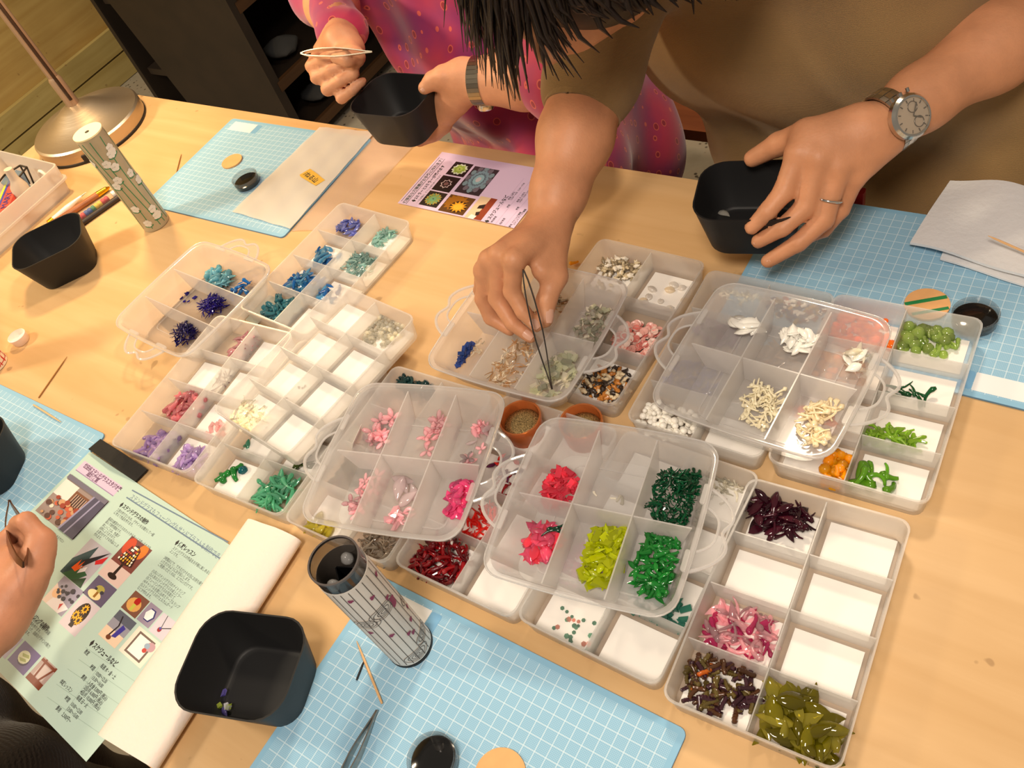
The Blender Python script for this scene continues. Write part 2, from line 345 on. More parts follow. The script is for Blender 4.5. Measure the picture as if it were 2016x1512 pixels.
long_tray('L2', -.3840, -.1326, .068, 'milky tray of lavender and rose pink glass', 0, [(1, 0), (1, 1), (-1, 2), (1, 2), (1, 3)])
long_tray('L1', -.3656, .0731, -.0583, 'milky tray of sky blue and pale aqua glass', 0, [(1, 0), (1, 1), (1, 2), (1, 3), (-1, 2), (-1, 1)])
long_tray('L3', -.2450, -.0713, -.1137, 'almost empty milky tray lined with white paper, stacked across two other trays', LH, ALL)
HW, HD, HH, HB = .1545, .1515, .035, .003
def hand_tray(key, x, y, th, label, z0=LH, cross=True, sticker=False):
    TRAYS[key] = (x, y, th, z0)
    o = empty('handled_tray', (x, y, z0), th, label, 'tray', 'clear trays with a loop handle at both ends')
    r = rrect(HW, HD, .016, 5, HB)
    rings = [ring(r, 0, .80, .80), ring(r, .0015, .815, .815), ring(r, .0305, .955, .955), ring(r, .0315, .998, .998), ring(r, .0345, 1, 1), ring(r, .035, .985, .985), ring(r, .0345, .955, .955), ring(r, .0025, .80, .80)]
    MB().loft(rings).build('tray_body', pp_hand, o, True, 35)
    MB().loft([ring(r, .0335, 1.006, 1.006), ring(r, .0345, 1.012, 1.012), ring(r, .0358, 1.006, 1.006), ring(r, .0345, .996, .996)] + [ring(r, .0335, 1.006, 1.006)], cap0=False, cap1=False).build('rim_bead', pp_edge, o, True)
    ft = rrect(HW*.62, HD*.70, .008, 3)     # foot ring moulded in the floor
    MB().loft([ring(ft, .0025), ring(ft, .0038), ring(ft, .0038, .975, .98), ring(ft, .0025, .975, .98)], cap0=False, cap1=False).build('floor_ridge', pp_hand, o, True, 35)
    for xx in (-.0255, .0255):
        a, b = HD*.40, HD*.478
        MB().loft([[Vector((xx-.0007, -a, .0026)), Vector((xx-.0006, -b, .0325)), Vector((xx-.0006, b, .0325)), Vector((xx-.0007, a, .0026))],
                   [Vector((xx+.0007, -a, .0026)), Vector((xx+.0006, -b, .0325)), Vector((xx+.0006, b, .0325)), Vector((xx+.0007, a, .0026))]]).build('divider', pp_hdiv, o)
    if cross:
        for x0, x1, x2 in ((-.0263, -HW*.40, -HW*.472), (-.0247, .0247, .0247), (.0263, HW*.40, HW*.472)):
            MB().loft([[Vector((x0, -.0007, .0026)), Vector((x1, -.0007, .0026)), Vector((x2, -.0006, .0315)), Vector((x0, -.0006, .0315))],
                       [Vector((x0, .0007, .0026)), Vector((x1, .0007, .0026)), Vector((x2, .0006, .0315)), Vector((x0, .0006, .0315))]]).build('divider', pp_hdiv, o)
    for s in (-1, 1):
        def half(off, yy):
            pts = []
            for k in range(25):
                t = k/24*2-1; y_ = t*yy; e = off*(1-abs(t)**3.2)*(1-.28*math.exp(-(t/.22)**2)*(1 if off > .015 else 0)); pts.append((s*(HW/2+.0025+e), y_))
            return pts
        oo, ii = half(.023, .036), half(.0115, .019)
        ii = [(px + s*.0012, py) for px, py in ii]
        m = MB(); n = 25
        for z in (.0315, .0338): m.v += [(px, py, z) for px, py in oo] + [(px, py, z) for px, py in ii]
        for k in range(n-1):
            m.f += [(k, k+1, n+k+1, n+k), (2*n+k, 2*n+k+1, 3*n+k+1, 3*n+k), (k, k+1, 2*n+k+1, 2*n+k), (n+k, n+k+1, 3*n+k+1, 3*n+k)]
        m.f += [(0, n, 3*n, 2*n), (n-1, 2*n-1, 4*n-1, 3*n-1)]; m.m = [0]*len(m.f)
        m.tube([(px, py, .0327) for px, py in oo], .0015, 6, 1); m.tube([(px, py, .0327) for px, py in ii], .0011, 6, 1)
        m.build('handle', [pp_plate, pp_edge], o, True, 40)
        for yy in (-.029, .029): MB().prism(rrect(.004, .018, .0015, 2), .0345, .0362).build('latch_rib', pp_hand, o, loc=(s*(HW/2-.0015), yy, 0))
    if sticker:
        R = Matrix.Rotation(math.radians(-62), 3, 'Y')
        st = MB().box((0, 0, 0), (.0135, .022, .0002), 0, R).build('paper_sticker', paper_w, o, loc=(-HW*.442, .024, .0185))
        text_mesh('handwriting', 'いちご\n270', .0062, mat('pen_ink', (.02, .02, .025), .6), st, (.0014, -.0085, .0026), (0, math.radians(62), PI/2))
    return o
hand_tray('H1', -.0726, -.1327, .2565, 'clear handled tray of pink glass petals with a small handwritten sticker', sticker=True)
hand_tray('H2', -.0433, .0413, .031, 'clear handled tray of colourless shards that the tweezers reach into')
hand_tray('H3', .1209, -.1138, .168, 'clear handled tray of coral, lime and dark green glass', LH+.0045)
hand_tray('H4', .1885, .0688, -.0292, 'clear handled tray of white petals and cream glass sprouts')
hand_tray('H0', -.5035, -.0300, PI/2-.063, 'clear handled tray of ultramarine and aqua glass standing on the bare table', 0.0, cross=False)
# ================================================================ glass pieces, beads and shells
def v_squig(rs, tape=.75, L=1.0, r=.11, curl=1.6, head=1.25):
    p = Vector((0, 0, 0)); a = 0.0; path = []; N = 8; c0 = rs.uniform(-curl, curl); c1 = rs.uniform(-curl, curl)
    for k in range(N):
        path.append(p.copy()); a += (c0*(1-k/N) + c1*k/N)*1.6/N; p = p + Vector((math.cos(a), math.sin(a), rs.uniform(-.15, .15)))*(L/(N-1))
    c = sum(path, Vector())/N; path = [q-c for q in path]
    rad = [r*(head if k == 1 else 1)*(1 - tape*(k/(N-1))) if k else r*.6 for k in range(N)]
    return MB().tube(path, rad, 6)
def v_leaf(rs, wid=.2, thick=.35, curl=.8):
    p = Vector((0, 0, 0)); a = 0.0; path = []; N = 8; c0 = rs.uniform(-curl, curl)
    for k in range(N): path.append(p.copy()); a += c0/N; p = p + Vector((math.cos(a), math.sin(a), .06*math.sin(k)))*(1/(N-1))
    c = sum(path, Vector())/N
    return MB().tube([q-c for q in path], [max(.012, wid*math.sin(PI*(k/(N-1))**.8)) for k in range(N)], 6, 0, thick)
def v_bead(rs, sq=.8):
    m = MB(); prof = [(max(.02, .5*math.sin(PI*k/5)*rs.uniform(.9, 1.05)), -.5*sq*math.cos(PI*k/5)) for k in range(6)]; return m.lathe(prof, 8)
def v_chip(rs):
    m = MB().box((0, 0, 0), (1, .62, .34)); m.v = [(x*rs.uniform(.6, 1.1), y*rs.uniform(.5, 1.1), z*rs.uniform(.6, 1.1)) for x, y, z in m.v]; return m
def v_rib(rs):
    n = 13; return MB().tube([(k/(n-1)-.5, .05*math.sin(k*.4+rs.random()), 0) for k in range(n)], [.17 if k % 2 else .135 for k in range(n)], 6)
def v_snail(rs):
    m = MB(); rings = []
    for k in range(7):
        t = k/6; r = .36*math.sin(PI*(.12+.80*(1-t)))*(1-.55*t); rings.append([Vector((t*1.0-.5, r*math.cos(a), r*math.sin(a))) + Vector((0, .05*math.sin(k*2.1), .05*math.cos(k*2.1))) for a in [2*PI*j/8 for j in range(8)]])
    return m.loft(rings)
def v_cowrie(rs):
    m = MB(); rings = []
    for k in range(8):
        t = k/7; r = max(.03, .36*math.sin(PI*t)**.6)
        rings.append([Vector((t-.5, r*math.cos(a), r*.75*math.sin(a) - (.13 if abs(math.cos(a)) < .2 and math.sin(a) > 0 and 0 < k < 7 else 0))) for a in [2*PI*j/12+PI/2 for j in range(12)]])
    return m.loft(rings)
def v_disc(rs): return MB().lathe([(.02, -.05), (.3, -.03), (.5, .12), (.46, .13), (.28, .02), (.02, 0)], 10)
def v_hex(rs): return MB().lathe([(.5, -.08), (.5, .08)], 6)
def v_tubeb(rs): return MB().tube([(-.5, 0, 0), (.5, 0, 0)], .11, 6)
def v_shard(rs):
    a = rs.uniform(.3, .55); return MB().tube([(-.5, 0, 0), (-.2, rs.uniform(-.1, .1), .05), (.2, rs.uniform(-.15, .15), -.03), (.5, 0, rs.uniform(-.1, .1))], [.03, .2*a, .28*a, .05], 5, 0, .45)
def v_flower(rs):
    m = MB()
    for k in range(4):
        a = 2*PI*k/4 + rs.uniform(-.3, .3); d = Vector((math.cos(a), math.sin(a), .25)); m.tube([d*.05, d*.25, d*.45, d*.55], [.05, .15, .13, .03], 5, 0, .5)
    return m
GEN = dict(squig=lambda rs: v_squig(rs), curl=lambda rs: v_squig(rs, .55, 1, .13, 3.4, 1.2), blob=lambda rs: v_squig(rs, .5, .9, .2, 1.4, 1.2), thin=lambda rs: v_squig(rs, .6, 1, .06, 2.2, 1.4),
           sprout=lambda rs: v_squig(rs, .45, 1, .085, 1.8, 2.1), needle=lambda rs: v_squig(rs, .8, 1, .06, .5, 1.0), leaf=lambda rs: v_leaf(rs), bigleaf=lambda rs: v_leaf(rs, .26, .3, 1.0), petal=lambda rs: v_leaf(rs, .33, .22, .5),
           ribbon=lambda rs: v_leaf(rs, .12, .5, 2.2), bead=v_bead, chip=v_chip, rib=v_rib, snail=v_snail, cowrie=v_cowrie, disc=v_disc, hexa=v_hex, tubeb=v_tubeb, shard=v_shard, flower=v_flower)
VAR = {}
def variant(kind, mt, nv=5):
    k = (kind, mt.name)
    if k not in VAR:
        rs = random.Random(hash(kind) % 1000 if False else sum(map(ord, kind)))
        VAR[k] = [GEN[kind](rs).mesh(NAMES.get(kind, 'glass_piece'), mt, kind not in ('chip', 'hexa', 'tubeb')) for _ in range(nv)]
    return random.choice(VAR[k])
NAMES = dict(squig='glass_squiggle', curl='glass_curl', blob='glass_blob', thin='glass_thread', needle='glass_needle', bead='bead', rib='ribbed_bar', snail='snail_shell', cowrie='cowrie_shell', disc='shell_disc', hexa='hexagon_disc', tubeb='bugle_bead', chip='glass_chip', shard='glass_shard', leaf='glass_leaf', bigleaf='large_glass_leaf', petal='glass_petal', sprout='glass_sprout', ribbon='glass_ribbon', flower='glass_flower')
CATS = dict(bead='bead', rib='bead', snail='shell', cowrie='shell', disc='shell', hexa='bead', tubeb='bead')
def heap(kind, mats, px, py, tray, hx, hy, n, size, h, label, fill=0, tilt=.45, round_=True, name=None):
    """n single pieces strewn round a spot in a tray; with fill, a jumble of the same pieces below them"""
    hx *= 1.18; hy *= 1.15; size *= .95; h *= 1.35 if tray[0] != 'H' else 1.6
    z0 = TRAYS[tray][3] + .003; p = P(px, py, z0); cu, cv = w2loc(tray, p); th = TRAYS[tray][2]
    mats = mats if isinstance(mats, (list, tuple)) else [mats]; kinds = kind if isinstance(kind, (list, tuple)) else [kind]
    def spot(top):
        while True:
            a, b = random.uniform(-1, 1), random.uniform(-1, 1)
            if not round_ or abs(a)**2.6 + abs(b)**2.6 < 1: break
        e = 1-.6*max(abs(a), abs(b))**2
        return a, b, (h*e*random.uniform(.55, 1) if top else h*e*random.uniform(0, .75))
    ins = size*.34
    if tray[0] == 'H':
        us = [(-.064, -.0265), (-.0245, .0245), (.0265, .064)]; vs = [(-.060, -.001), (.001, .060)] if tray != 'H0' else [(-.060, .060)]
    else:
        us = [(-LW*.468, -.0008), (.0008, LW*.468)]; nr = ROWS[tray]; vs = [((k/nr-.5)*LD*.972+.0007, ((k+1)/nr-.5)*LD*.972-.0007) for k in range(nr)]
    cell_u = min(us, key=lambda q: abs((q[0]+q[1])/2-cu)); cell_v = min(vs, key=lambda q: abs((q[0]+q[1])/2-cv))
    cl = lambda x, r: min(max(x, r[0]+ins), r[1]-ins)
    def mtx(top):
        a, b, z = spot(top); q = loc2w(tray, cl(cu+a*hx, cell_u), cl(cv+b*hy, cell_v), .003 + z + size*.09)
        s = size*random.uniform(.75, 1.2)
        R = Matrix.Rotation(random.uniform(0, 2*PI), 4, 'Z') @ Matrix.Rotation(random.uniform(-tilt, tilt), 4, 'X') @ Matrix.Rotation(random.uniform(-tilt, tilt), 4, 'Y')
        return Matrix.Translation(q) @ R @ Matrix.Diagonal((s, s, s, 1))
    k0 = kinds[0]
    if not fill and n >= 18: fill = int(n*.9)
    if fill and n >= 18 and kinds[0] not in ('hexa', 'cowrie'): fill = int(fill*1.25)
    for i in range(n):
        k = kinds[i % len(kinds)]; mt = random.choice(mats)
        o = bpy.data.objects.new(name or NAMES.get(k, 'glass_drop'), variant(k, mt)); COL.objects.link(o); o.matrix_world = mtx(fill > 0 or random.random() < .5)
        tag(o, label, CATS.get(k, 'glass piece'), label.split(',')[0])
    if fill:
        m = MB()
        for i in range(fill):
            k = kinds[i % len(kinds)]; T = mtx(False); g = GEN[k](random); mi = random.randrange(len(mats)); m.add([T @ Vector(v) for v in g.v], g.f, mi)
        c = loc2w(tray, cu, cv, .003); m.v = [tuple(Vector(v)-c) for v in m.v]
        m.build((name or NAMES.get(k0, 'glass_drop')) + '_heap', mats, None, True, 40, label='heap of ' + label, cat='glass heap' if k0 not in CATS else CATS[k0]+' heap', kind='stuff', loc=c)
G = lambda nm, rgb, clear=.4, rough=.06: glass('glass_' + nm, srgb(*rgb), clear, rough)
clr = G('colourless', (232, 230, 222), .66, .03); clrg = G('colourless_gold', (205, 178, 140), .5); irid = G('iridescent', (208, 210, 194), .58, .03)
plum = G('plum', (92, 28, 48), .4); plumd = G('dark_plum', (58, 14, 30), .3); pinkc = G('pale_pink', (228, 196, 202), .6); mag = G('magenta', (184, 52, 108), .4)
heap(['leaf', 'squig'], [plum, plumd], 1530, 1012, 'E', .022, .017, 34, .021, .011, 'glossy dark plum glass drop, crowded with others like it', 0)
heap(['leaf', 'squig', 'curl'], [pinkc, pinkc, mag], 1452, 1248, 'E', .024, .017, 38, .019, .008, 'clear and magenta streaked glass drop in tray with plum glass')
heap('rib', [G('rib_purple', (84, 50, 62), .35), G('rib_brown', (112, 74, 48), .4), G('rib_olive', (142, 122, 66), .5)], 1412, 1352, 'E', .024, .017, 44, .0125, .007, 'short ribbed glass bar in brown, purple or olive stripes')
heap('rib', [G('rib_amber', (214, 120, 40), .4)], 1375, 1340, 'E', .008, .008, 3, .012, .009, 'ribbed amber orange glass bar among the purple ribbed bars')
heap(['bigleaf', 'leaf'], [G('olive', (150, 140, 20), .45), G('olive_dark', (120, 110, 14), .4), G('olive_pale', (182, 172, 60), .55)], 1580, 1435, 'E', .022, .020, 32, .026, .014, 'large olive green glass leaf heaped in a tray corner')
heap(['blob', 'bead'], G('pale_green', (176, 196, 110), .5), 1818, 672, 'L7', .024, .013, 30, .012, .006, 'pale yellowish green glass blob beside the striped disc')
heap('squig', G('forest', (20, 98, 52), .25), 1805, 780, 'L7', .020, .007, 8, .02, .004, 'dark green curved glass drop, one of a few on white paper')
heap(['curl', 'squig'], G('lime', (168, 206, 66), .4), 1748, 868, 'L7', .02, .010, 26, .016, .007, 'lime green glass squiggle in tray with orange chips')
heap(['blob', 'curl'], G('leaf_green', (124, 186, 44), .3), 1712, 945, 'L7', .018, .012, 9, .022, .005, 'grass green glass blob with a curved tail at the tray corner')
heap(['blob', 'bead'], G('yellow', (248, 190, 10), .3), 1648, 932, 'L7', .010, .016, 22, .010, .006, 'bright yellow glass blob in a corner cell')
heap(['chip', 'bead'], G('orange', (250, 150, 50), .35), 1690, 655, 'L7', .022, .018, 26, .008, .007, 'orange glass chip under the handled tray of white petals', 60)
heap(['chip', 'bead'], G('amber_yellow', (240, 178, 50), .4), 1640, 735, 'L7', .022, .018, 24, .009, .007, 'amber yellow glass chip under the handled tray of white petals', 60)
heap(['chip', 'bead'], G('tangerine', (240, 160, 60), .4), 1585, 850, 'L7', .022, .018, 24, .009, .006, 'tangerine glass chip beside the yellow blobs', 50)
heap('bead', mat('white_bead', srgb(244, 240, 230), .35), 1312, 838, 'L6', .025, .018, 70, .0068, .010, 'chalky white nugget bead, one of a dense layer', 60)
heap(['curl', 'thin'], G('lavender', (150, 142, 190), .4), 1372, 755, 'L6', .025, .018, 30, .011, .007, 'lavender glass curl under the white petal tray', 80)
heap(['curl', 'chip'], G('mauve', (160, 120, 156), .4), 1432, 655, 'L6', .024, .018, 26, .011, .007, 'mauve glass bit under the white petal tray', 70)
heap('curl', clr, 1470, 580, 'L6', .024, .014, 22, .010, .005, 'clear coiled glass bit by the tray corner')
heap('chip', [G('mix_navy', (40, 46, 110), .2), mat('mix_white', srgb(238, 230, 216), .3), G('mix_rust', (176, 84, 50), .2), G('mix_ochre', (196, 160, 70), .2)], 1568, 612, 'L6', .024, .013, 70, .006, .008, 'small navy, white, rust or ochre chip in a mixed cell', 50)
heap('tubeb', clrg, 1545, 712, 'L6', .023, .016, 50, .009, .006, 'short clear straw bead under the white petals', 50)
heap(['shard', 'thin'], clr, 1478, 805, 'L6', .024, .018, 40, .011, .006, 'clear glass splinter under the cream sprouts', 30)
whs = mat('white_opaque_glass', srgb(244, 242, 234), .2, coat=.4); crm = mat('cream_opaque_glass', srgb(238, 228, 196), .2, coat=.4)
heap(['bigleaf', 'petal'], whs, 1478, 635, 'H4', .010, .018, 7, .026, .008, 'large white twisted glass petal in handled tray')
heap(['petal', 'leaf'], whs, 1575, 672, 'H4', .013, .014, 26, .016, .010, 'white glass petal heaped beside a tall divider')
heap(['petal', 'ribbon'], [whs, clr], 1692, 712, 'H4', .008, .018, 12, .02, .006, 'milky white curved glass flake by the handle')
heap('sprout', crm, 1500, 805, 'H4', .013, .018, 36, .0145, .010, 'cream glass sprout with a bulb end, in the middle cell')
heap('sprout', mat('ivory_opaque_glass', srgb(244, 226, 186), .2, coat=.4), 1610, 838, 'H4', .010, .018, 26, .017, .008, 'ivory glass sprout with a bulb end, in the cell by the handle')
beige = mat('beige_shell', srgb(206, 190, 156), .35, noise=.25, nscale=1.5); greysh = mat('grey_shell', srgb(150, 134, 106), .35, noise=.3, nscale=2)
heap('snail', [beige, greysh, mat('white_shell', srgb(232, 224, 208), .35)], 1222, 535, 'L5', .020, .014, 52, .0085, .009, 'tiny beige and grey snail shell beside the cowries')
heap('cowrie', [mat('cowrie_cream', srgb(226, 206, 176), .2, coat=.5), mat('cowrie_pale', srgb(216, 208, 198), .2, coat=.5)], 1305, 585, 'L5', .020, .018, 11, .0105, .001, 'small glossy cowrie shell lying on white paper')
heap('disc', [mat('pink_shell', srgb(236, 176, 164), .3), mat('pale_pink_shell', srgb(244, 216, 204), .3), mat('coral_shell', srgb(224, 130, 120), .3)], 1258, 672, 'L5', .020, .019, 70, .0085, .007, 'small pink shell disc in tray of sea shells')
heap('snail', [mat('orange_shell', srgb(190, 122, 52), .3, noise=.3, nscale=2), mat('black_shell', srgb(58, 46, 38), .3, noise=.6, nscale=3), mat('cream_shell', srgb(226, 206, 170), .3)], 1200, 765, 'L5', .021, .020, 66, .0088, .009, 'tiny brown, black or cream snail shell')
heap('snail', beige, 1185, 568, 'L5', .014, .008, 10, .008, .004, 'pale snail shell showing through the handled tray of shards')
heap(['chip', 'shard'], [irid, clr], 1172, 645, 'H2', .014, .024, 60, .0062, .009, 'iridescent clear glass fragment in handled tray', 90)
heap(['thin', 'chip'], G('cornflower', (62, 92, 168), .3), 893, 697, 'H2', .009, .014, 40, .007, .008, 'cornflower blue glass crumb in handled tray', 30)
heap('curl', clr, 938, 690, 'H2', .006, .012, 12, .009, .003, 'clear glass hook beside the blue crumbs')
heap(['thin', 'shard'], [clr, clrg], 1012, 722, 'H2', .015, .028, 56, .010, .010, 'clear gold tinted glass strand in handled tray', 70)
heap(['shard', 'chip'], [clr, irid], 1092, 750, 'H2', .015, .026, 50, .010, .010, 'clear glass chunk under the tweezer tips', 40)
heap(['thin', 'shard'], [clrg, clr], 1100, 600, 'H2', .012, .018, 40, .012, .008, 'tea tinted clear glass strand behind the thumb', 30)
red = G('ruby', (176, 16, 26), .3); redd = G('dark_ruby', (120, 10, 22), .25); redb = G('scarlet', (232, 44, 30), .3)
heap(['squig', 'curl'], [red, redd], 872, 1112, 'L10', .022, .019, 48, .018, .009, 'ruby red glass squiggle heaped in tray')
heap('squig', whs, 885, 1090, 'L10', .012, .006, 2, .016, .012, 'white glass squiggle lying on the ruby ones')
heap(['squig', 'curl'], redb, 945, 1040, 'L10', .012, .018, 18, .014, .006, 'scarlet glass squiggle seen below the handle loop')
heap('leaf', [redb, G('violet_red', (120, 30, 90), .35)], 1000, 918, 'L10', .012, .012, 14, .014, .006, 'red violet glass leaf inside the loop of a handle')
heap('squig', red, 998, 958, 'L10', .012, .010, 16, .013, .005, 'thin ruby squiggle inside the loop of a handle')
mint = G('mint_disc', (150, 186, 168), .5); pnk = G('blush_disc', (228, 186, 172), .5)
heap('hexa', [mint, mint, pnk], 1145, 1252, 'L9', .022, .012, 22, .0042, .0004, 'tiny mint or blush hexagon disc on white paper', 0, .05, False)
heap(['chip', 'leaf'], G('lilac_rose', (206, 130, 170), .45), 1150, 1128, 'L9', .024, .018, 16, .010, .006, 'lilac rose glass bit below the lime chips', 60)
heap(['chip', 'leaf'], G('turquoise', (90, 176, 156), .45), 1290, 1205, 'L9', .024, .020, 16, .010, .006, 'turquoise glass bit below the green leaves', 70)
heap('curl', clr, 1432, 955, 'L9', .012, .016, 18, .009, .004, 'clear coiled glass bit beside the plum drops')
coral = G('coral', (238, 84, 110), .35); ros = G('hot_pink', (236, 110, 150), .4)
heap(['chip', 'leaf'], coral, 1100, 965, 'H3', .014, .016, 50, .009, .008, 'coral pink glass chip in handled tray', 60)
heap(['petal', 'leaf'], [ros, coral], 1070, 1072, 'H3', .013, .014, 26, .015, .006, 'rose pink glass flake beside a dark green drop')
heap('squig', G('bottle_green', (8, 66, 44), .2), 1096, 1062, 'H3', .004, .008, 3, .018, .010, 'bottle green glass drop next to rose pink flakes')
heap(['leaf', 'chip'], G('chartreuse', (196, 204, 16), .3), 1192, 1098, 'H3', .013, .024, 80, .0115, .009, 'chartreuse glass leaf chip in handled tray', 60)
heap(['curl', 'thin'], [G('emerald', (6, 104, 60), .3), G('emerald_dark', (4, 72, 40), .25)], 1338, 985, 'H3', .019, .026, 110, .0105, .013, 'dark emerald glass curl in handled tray', 150)
heap(['leaf', 'blob'], G('shamrock', (40, 150, 60), .3), 1300, 1118, 'H3', .016, .024, 64, .0125, .010, 'shamrock green glass leaf', 50)
heap('blob', clr, 1195, 1000, 'H3', .014, .018, 6, .008, .001, 'clear glass drop in the cell between coral and emerald heaps')
heap('bigleaf', G('lemon', (206, 196, 70), .45), 630, 1040, 'L11', .016, .009, 14, .018, .006, 'lemon yellow glass leaf by the open end of a tray')
heap(['thin', 'squig'], G('pearl_grey', (176, 164, 148), .45), 752, 1082, 'L11', .02, .014, 34, .017, .006, 'pearl grey glass strand behind the kaleidoscope')
heap(['blob', 'curl'], G('deep_teal', (24, 72, 72), .3), 828, 752, 'L11', .022, .014, 24, .017, .010, 'deep teal glass drop between two handled trays')
heap(['blob', 'curl'], G('dusk_mauve', (110, 80, 96), .35), 950, 800, 'L10', .018, .014, 14, .016, .008, 'dusky mauve glass drop between two handled trays')
heap(['leaf', 'thin'], G('heather', (134, 108, 138), .4), 770, 850, 'L11', .026, .02, 22, .014, .006, 'heather purple glass bit under the pink petal tray', 40)
heap(['leaf', 'chip'], G('moss', (120, 108, 56), .4), 690, 940, 'L11', .018, .024, 22, .012, .005, 'moss coloured glass bit under the pink petal tray', 30)
pet = G('petal_pink', (242, 210, 216), .5); petw = G('petal_clear', (214, 204, 206), .55)
heap('flower', pet, 752, 850, 'H1', .012, .016, 10, .017, .008, 'pink glass blossom in a far cell under the sticker')
heap('flower', pet, 862, 850, 'H1', .006, .022, 12, .017, .008, 'pink glass blossom along the tall divider')
heap(['flower', 'leaf'], [pet, petw], 948, 868, 'H1', .007, .024, 16, .016, .006, 'pale pink glass blossom in the far cell by the handle')
heap('flower', pet, 722, 975, 'H1', .010, .020, 12, .017, .006, 'pink glass blossom in a near cell beside the divider')
heap('bigleaf', petw, 802, 970, 'H1', .010, .016, 5, .024, .003, 'clear glass leaf lying apart in the petal tray')
heap(['leaf', 'chip'], pet, 792, 1022, 'H1', .010, .008, 14, .010, .006, 'pink glass crumb in the petal tray corner')
heap('petal', G('fuchsia', (232, 96, 160), .4), 908, 985, 'H1', .009, .018, 26, .012, .008, 'fuchsia glass petal by the handle')
heap('blob', G('kelly_green', (46, 150, 66), .3), 452, 940, 'L4', .011, .012, 4, .020, .001, 'kelly green glass drop on white paper')
heap('bead', G('peacock', (20, 130, 140), .3), 478, 927, 'L4', .001, .001, 1, .014, .001, 'peacock blue glass nugget among green drops')
heap(['ribbon', 'squig'], G('mint', (112, 196, 160), .4), 548, 975, 'L4', .019, .016, 28, .022, .009, 'mint green glass ribbon heaped in tray')
heap('leaf', G('dark_moss', (62, 84, 20), .3), 606, 905, 'L4', .010, .016, 10, .018, .006, 'dark moss green glass leaf below the empty tray')
heap('leaf', G('sea_green', (90, 170, 140), .4), 486, 878, 'L4', .006, .004, 2, .014, .001, 'sea green glass leaf at the edge of the empty tray')
lav = G('lilac', (186, 160, 206), .4)
heap(['leaf', 'blob'], lav, 322, 892, 'L2', .022, .018, 34, .018, .010, 'lilac glass drop in the cell beside the black strip')
heap(['leaf', 'blob'], G('light_lilac', (200, 178, 218), .4), 376, 915, 'L2', .014, .016, 22, .017, .008, 'light lilac glass drop in a corner cell')
heap(['blob', 'leaf'], G('rose', (222, 150, 158), .4), 372, 808, 'L2', .021, .017, 36, .018, .009, 'rose pink glass drop in tray of lilac glass')
heap('chip', G('blush', (238, 206, 206), .5), 428, 848, 'L2', .010, .012, 16, .008, .003, 'blush pink glass chip in tray of lilac glass')
heap('thin', G('dusky', (136, 104, 116), .4), 445, 752, 'L2', .020, .012, 10, .018, .002, 'dusky mauve glass thread on white paper')
heap(['ribbon', 'leaf'], G('old_rose', (214, 170, 176), .4), 498, 690, 'L2', .024, .017, 36, .02, .009, 'old rose glass ribbon beside a handled tray')
heap(['curl', 'thin'], clr, 492, 828, 'L3', .020, .016, 36, .014, .008, 'colourless glass curl in the almost empty tray')
heap('bead', clr, 755, 652, 'L3', .022, .018, 80, .0058, .003, 'colourless glass dewdrop bead')
heap('chip', G('smoke', (150, 146, 130), .5), 600, 780, 'L3', .03, .03, 5, .004, .0003, 'tiny smoky glass crumb on white paper')
teal = G('lagoon', (70, 142, 156), .35); sky = G('sky_blue', (96, 168, 204), .4); az = G('azure', (40, 120, 186), .35); aqua = G('aqua', (178, 208, 206), .5)
heap(['curl', 'blob'], teal, 556, 615, 'L1', .018, .016, 32, .015, .009, 'lagoon teal glass curl beside the dark label strip')
heap(['blob', 'leaf'], [sky, az], 655, 585, 'L1', .016, .013, 16, .014, .006, 'sky blue glass blob in the cell under the empty tray corner')
heap(['blob', 'leaf'], [sky, az], 605, 562, 'L1', .022, .014, 30, .015, .007, 'sky blue or azure glass blob')
heap(['leaf', 'curl'], [az, sky], 650, 510, 'L1', .018, .014, 16, .021, .006, 'azure glass drop with a long tail')
heap(['curl', 'thin'], aqua, 712, 525, 'L1', .018, .016, 40, .014, .007, 'pale aqua glass curl in a middle cell')
heap('leaf', G('periwinkle', (136, 146, 214), .4), 685, 452, 'L1', .017, .013, 20, .016, .005, 'periwinkle glass drop in tray of blue glass')
heap(['curl', 'leaf'], G('ice', (186, 216, 212), .5), 757, 470, 'L1', .010, .014, 20, .013, .005, 'ice blue glass curl in the far corner cell')
heap(['blob', 'leaf'], G('pale_cyan', (140, 200, 214), .4), 435, 552, 'H0', .014, .018, 20, .018, .006, 'pale cyan glass drop in handled tray')
heap(['blob', 'leaf'], G('cobalt_sky', (40, 130, 200), .35), 478, 572, 'H0', .016, .009, 16, .014, .006, 'cobalt sky glass drop beside pale cyan ones')
ultra = G('ultramarine', (34, 20, 138), .2)
heap('needle', ultra, 425, 607, 'H0', .014, .012, 70, .017, .010, 'ultramarine glass needle in the middle cell', 60)
heap('needle', G('indigo', (24, 14, 96), .2), 372, 660, 'H0', .014, .011, 60, .016, .010, 'indigo glass needle in the end cell', 60)
heap('chip', ultra, 366, 585, 'H0', .006, .018, 7, .006, .001, 'stray ultramarine glass crumb apart from the needles')
MB().box((0, 0, 0), (.022, .044, .0006)).build('label_strip', mat('grey_print_label', srgb(150, 150, 136), .5), None, label='grey printed strip under blue tray, beside teal curls', cat='label', loc=P(518, 610, .0033), rot=(0, 0, -.06))
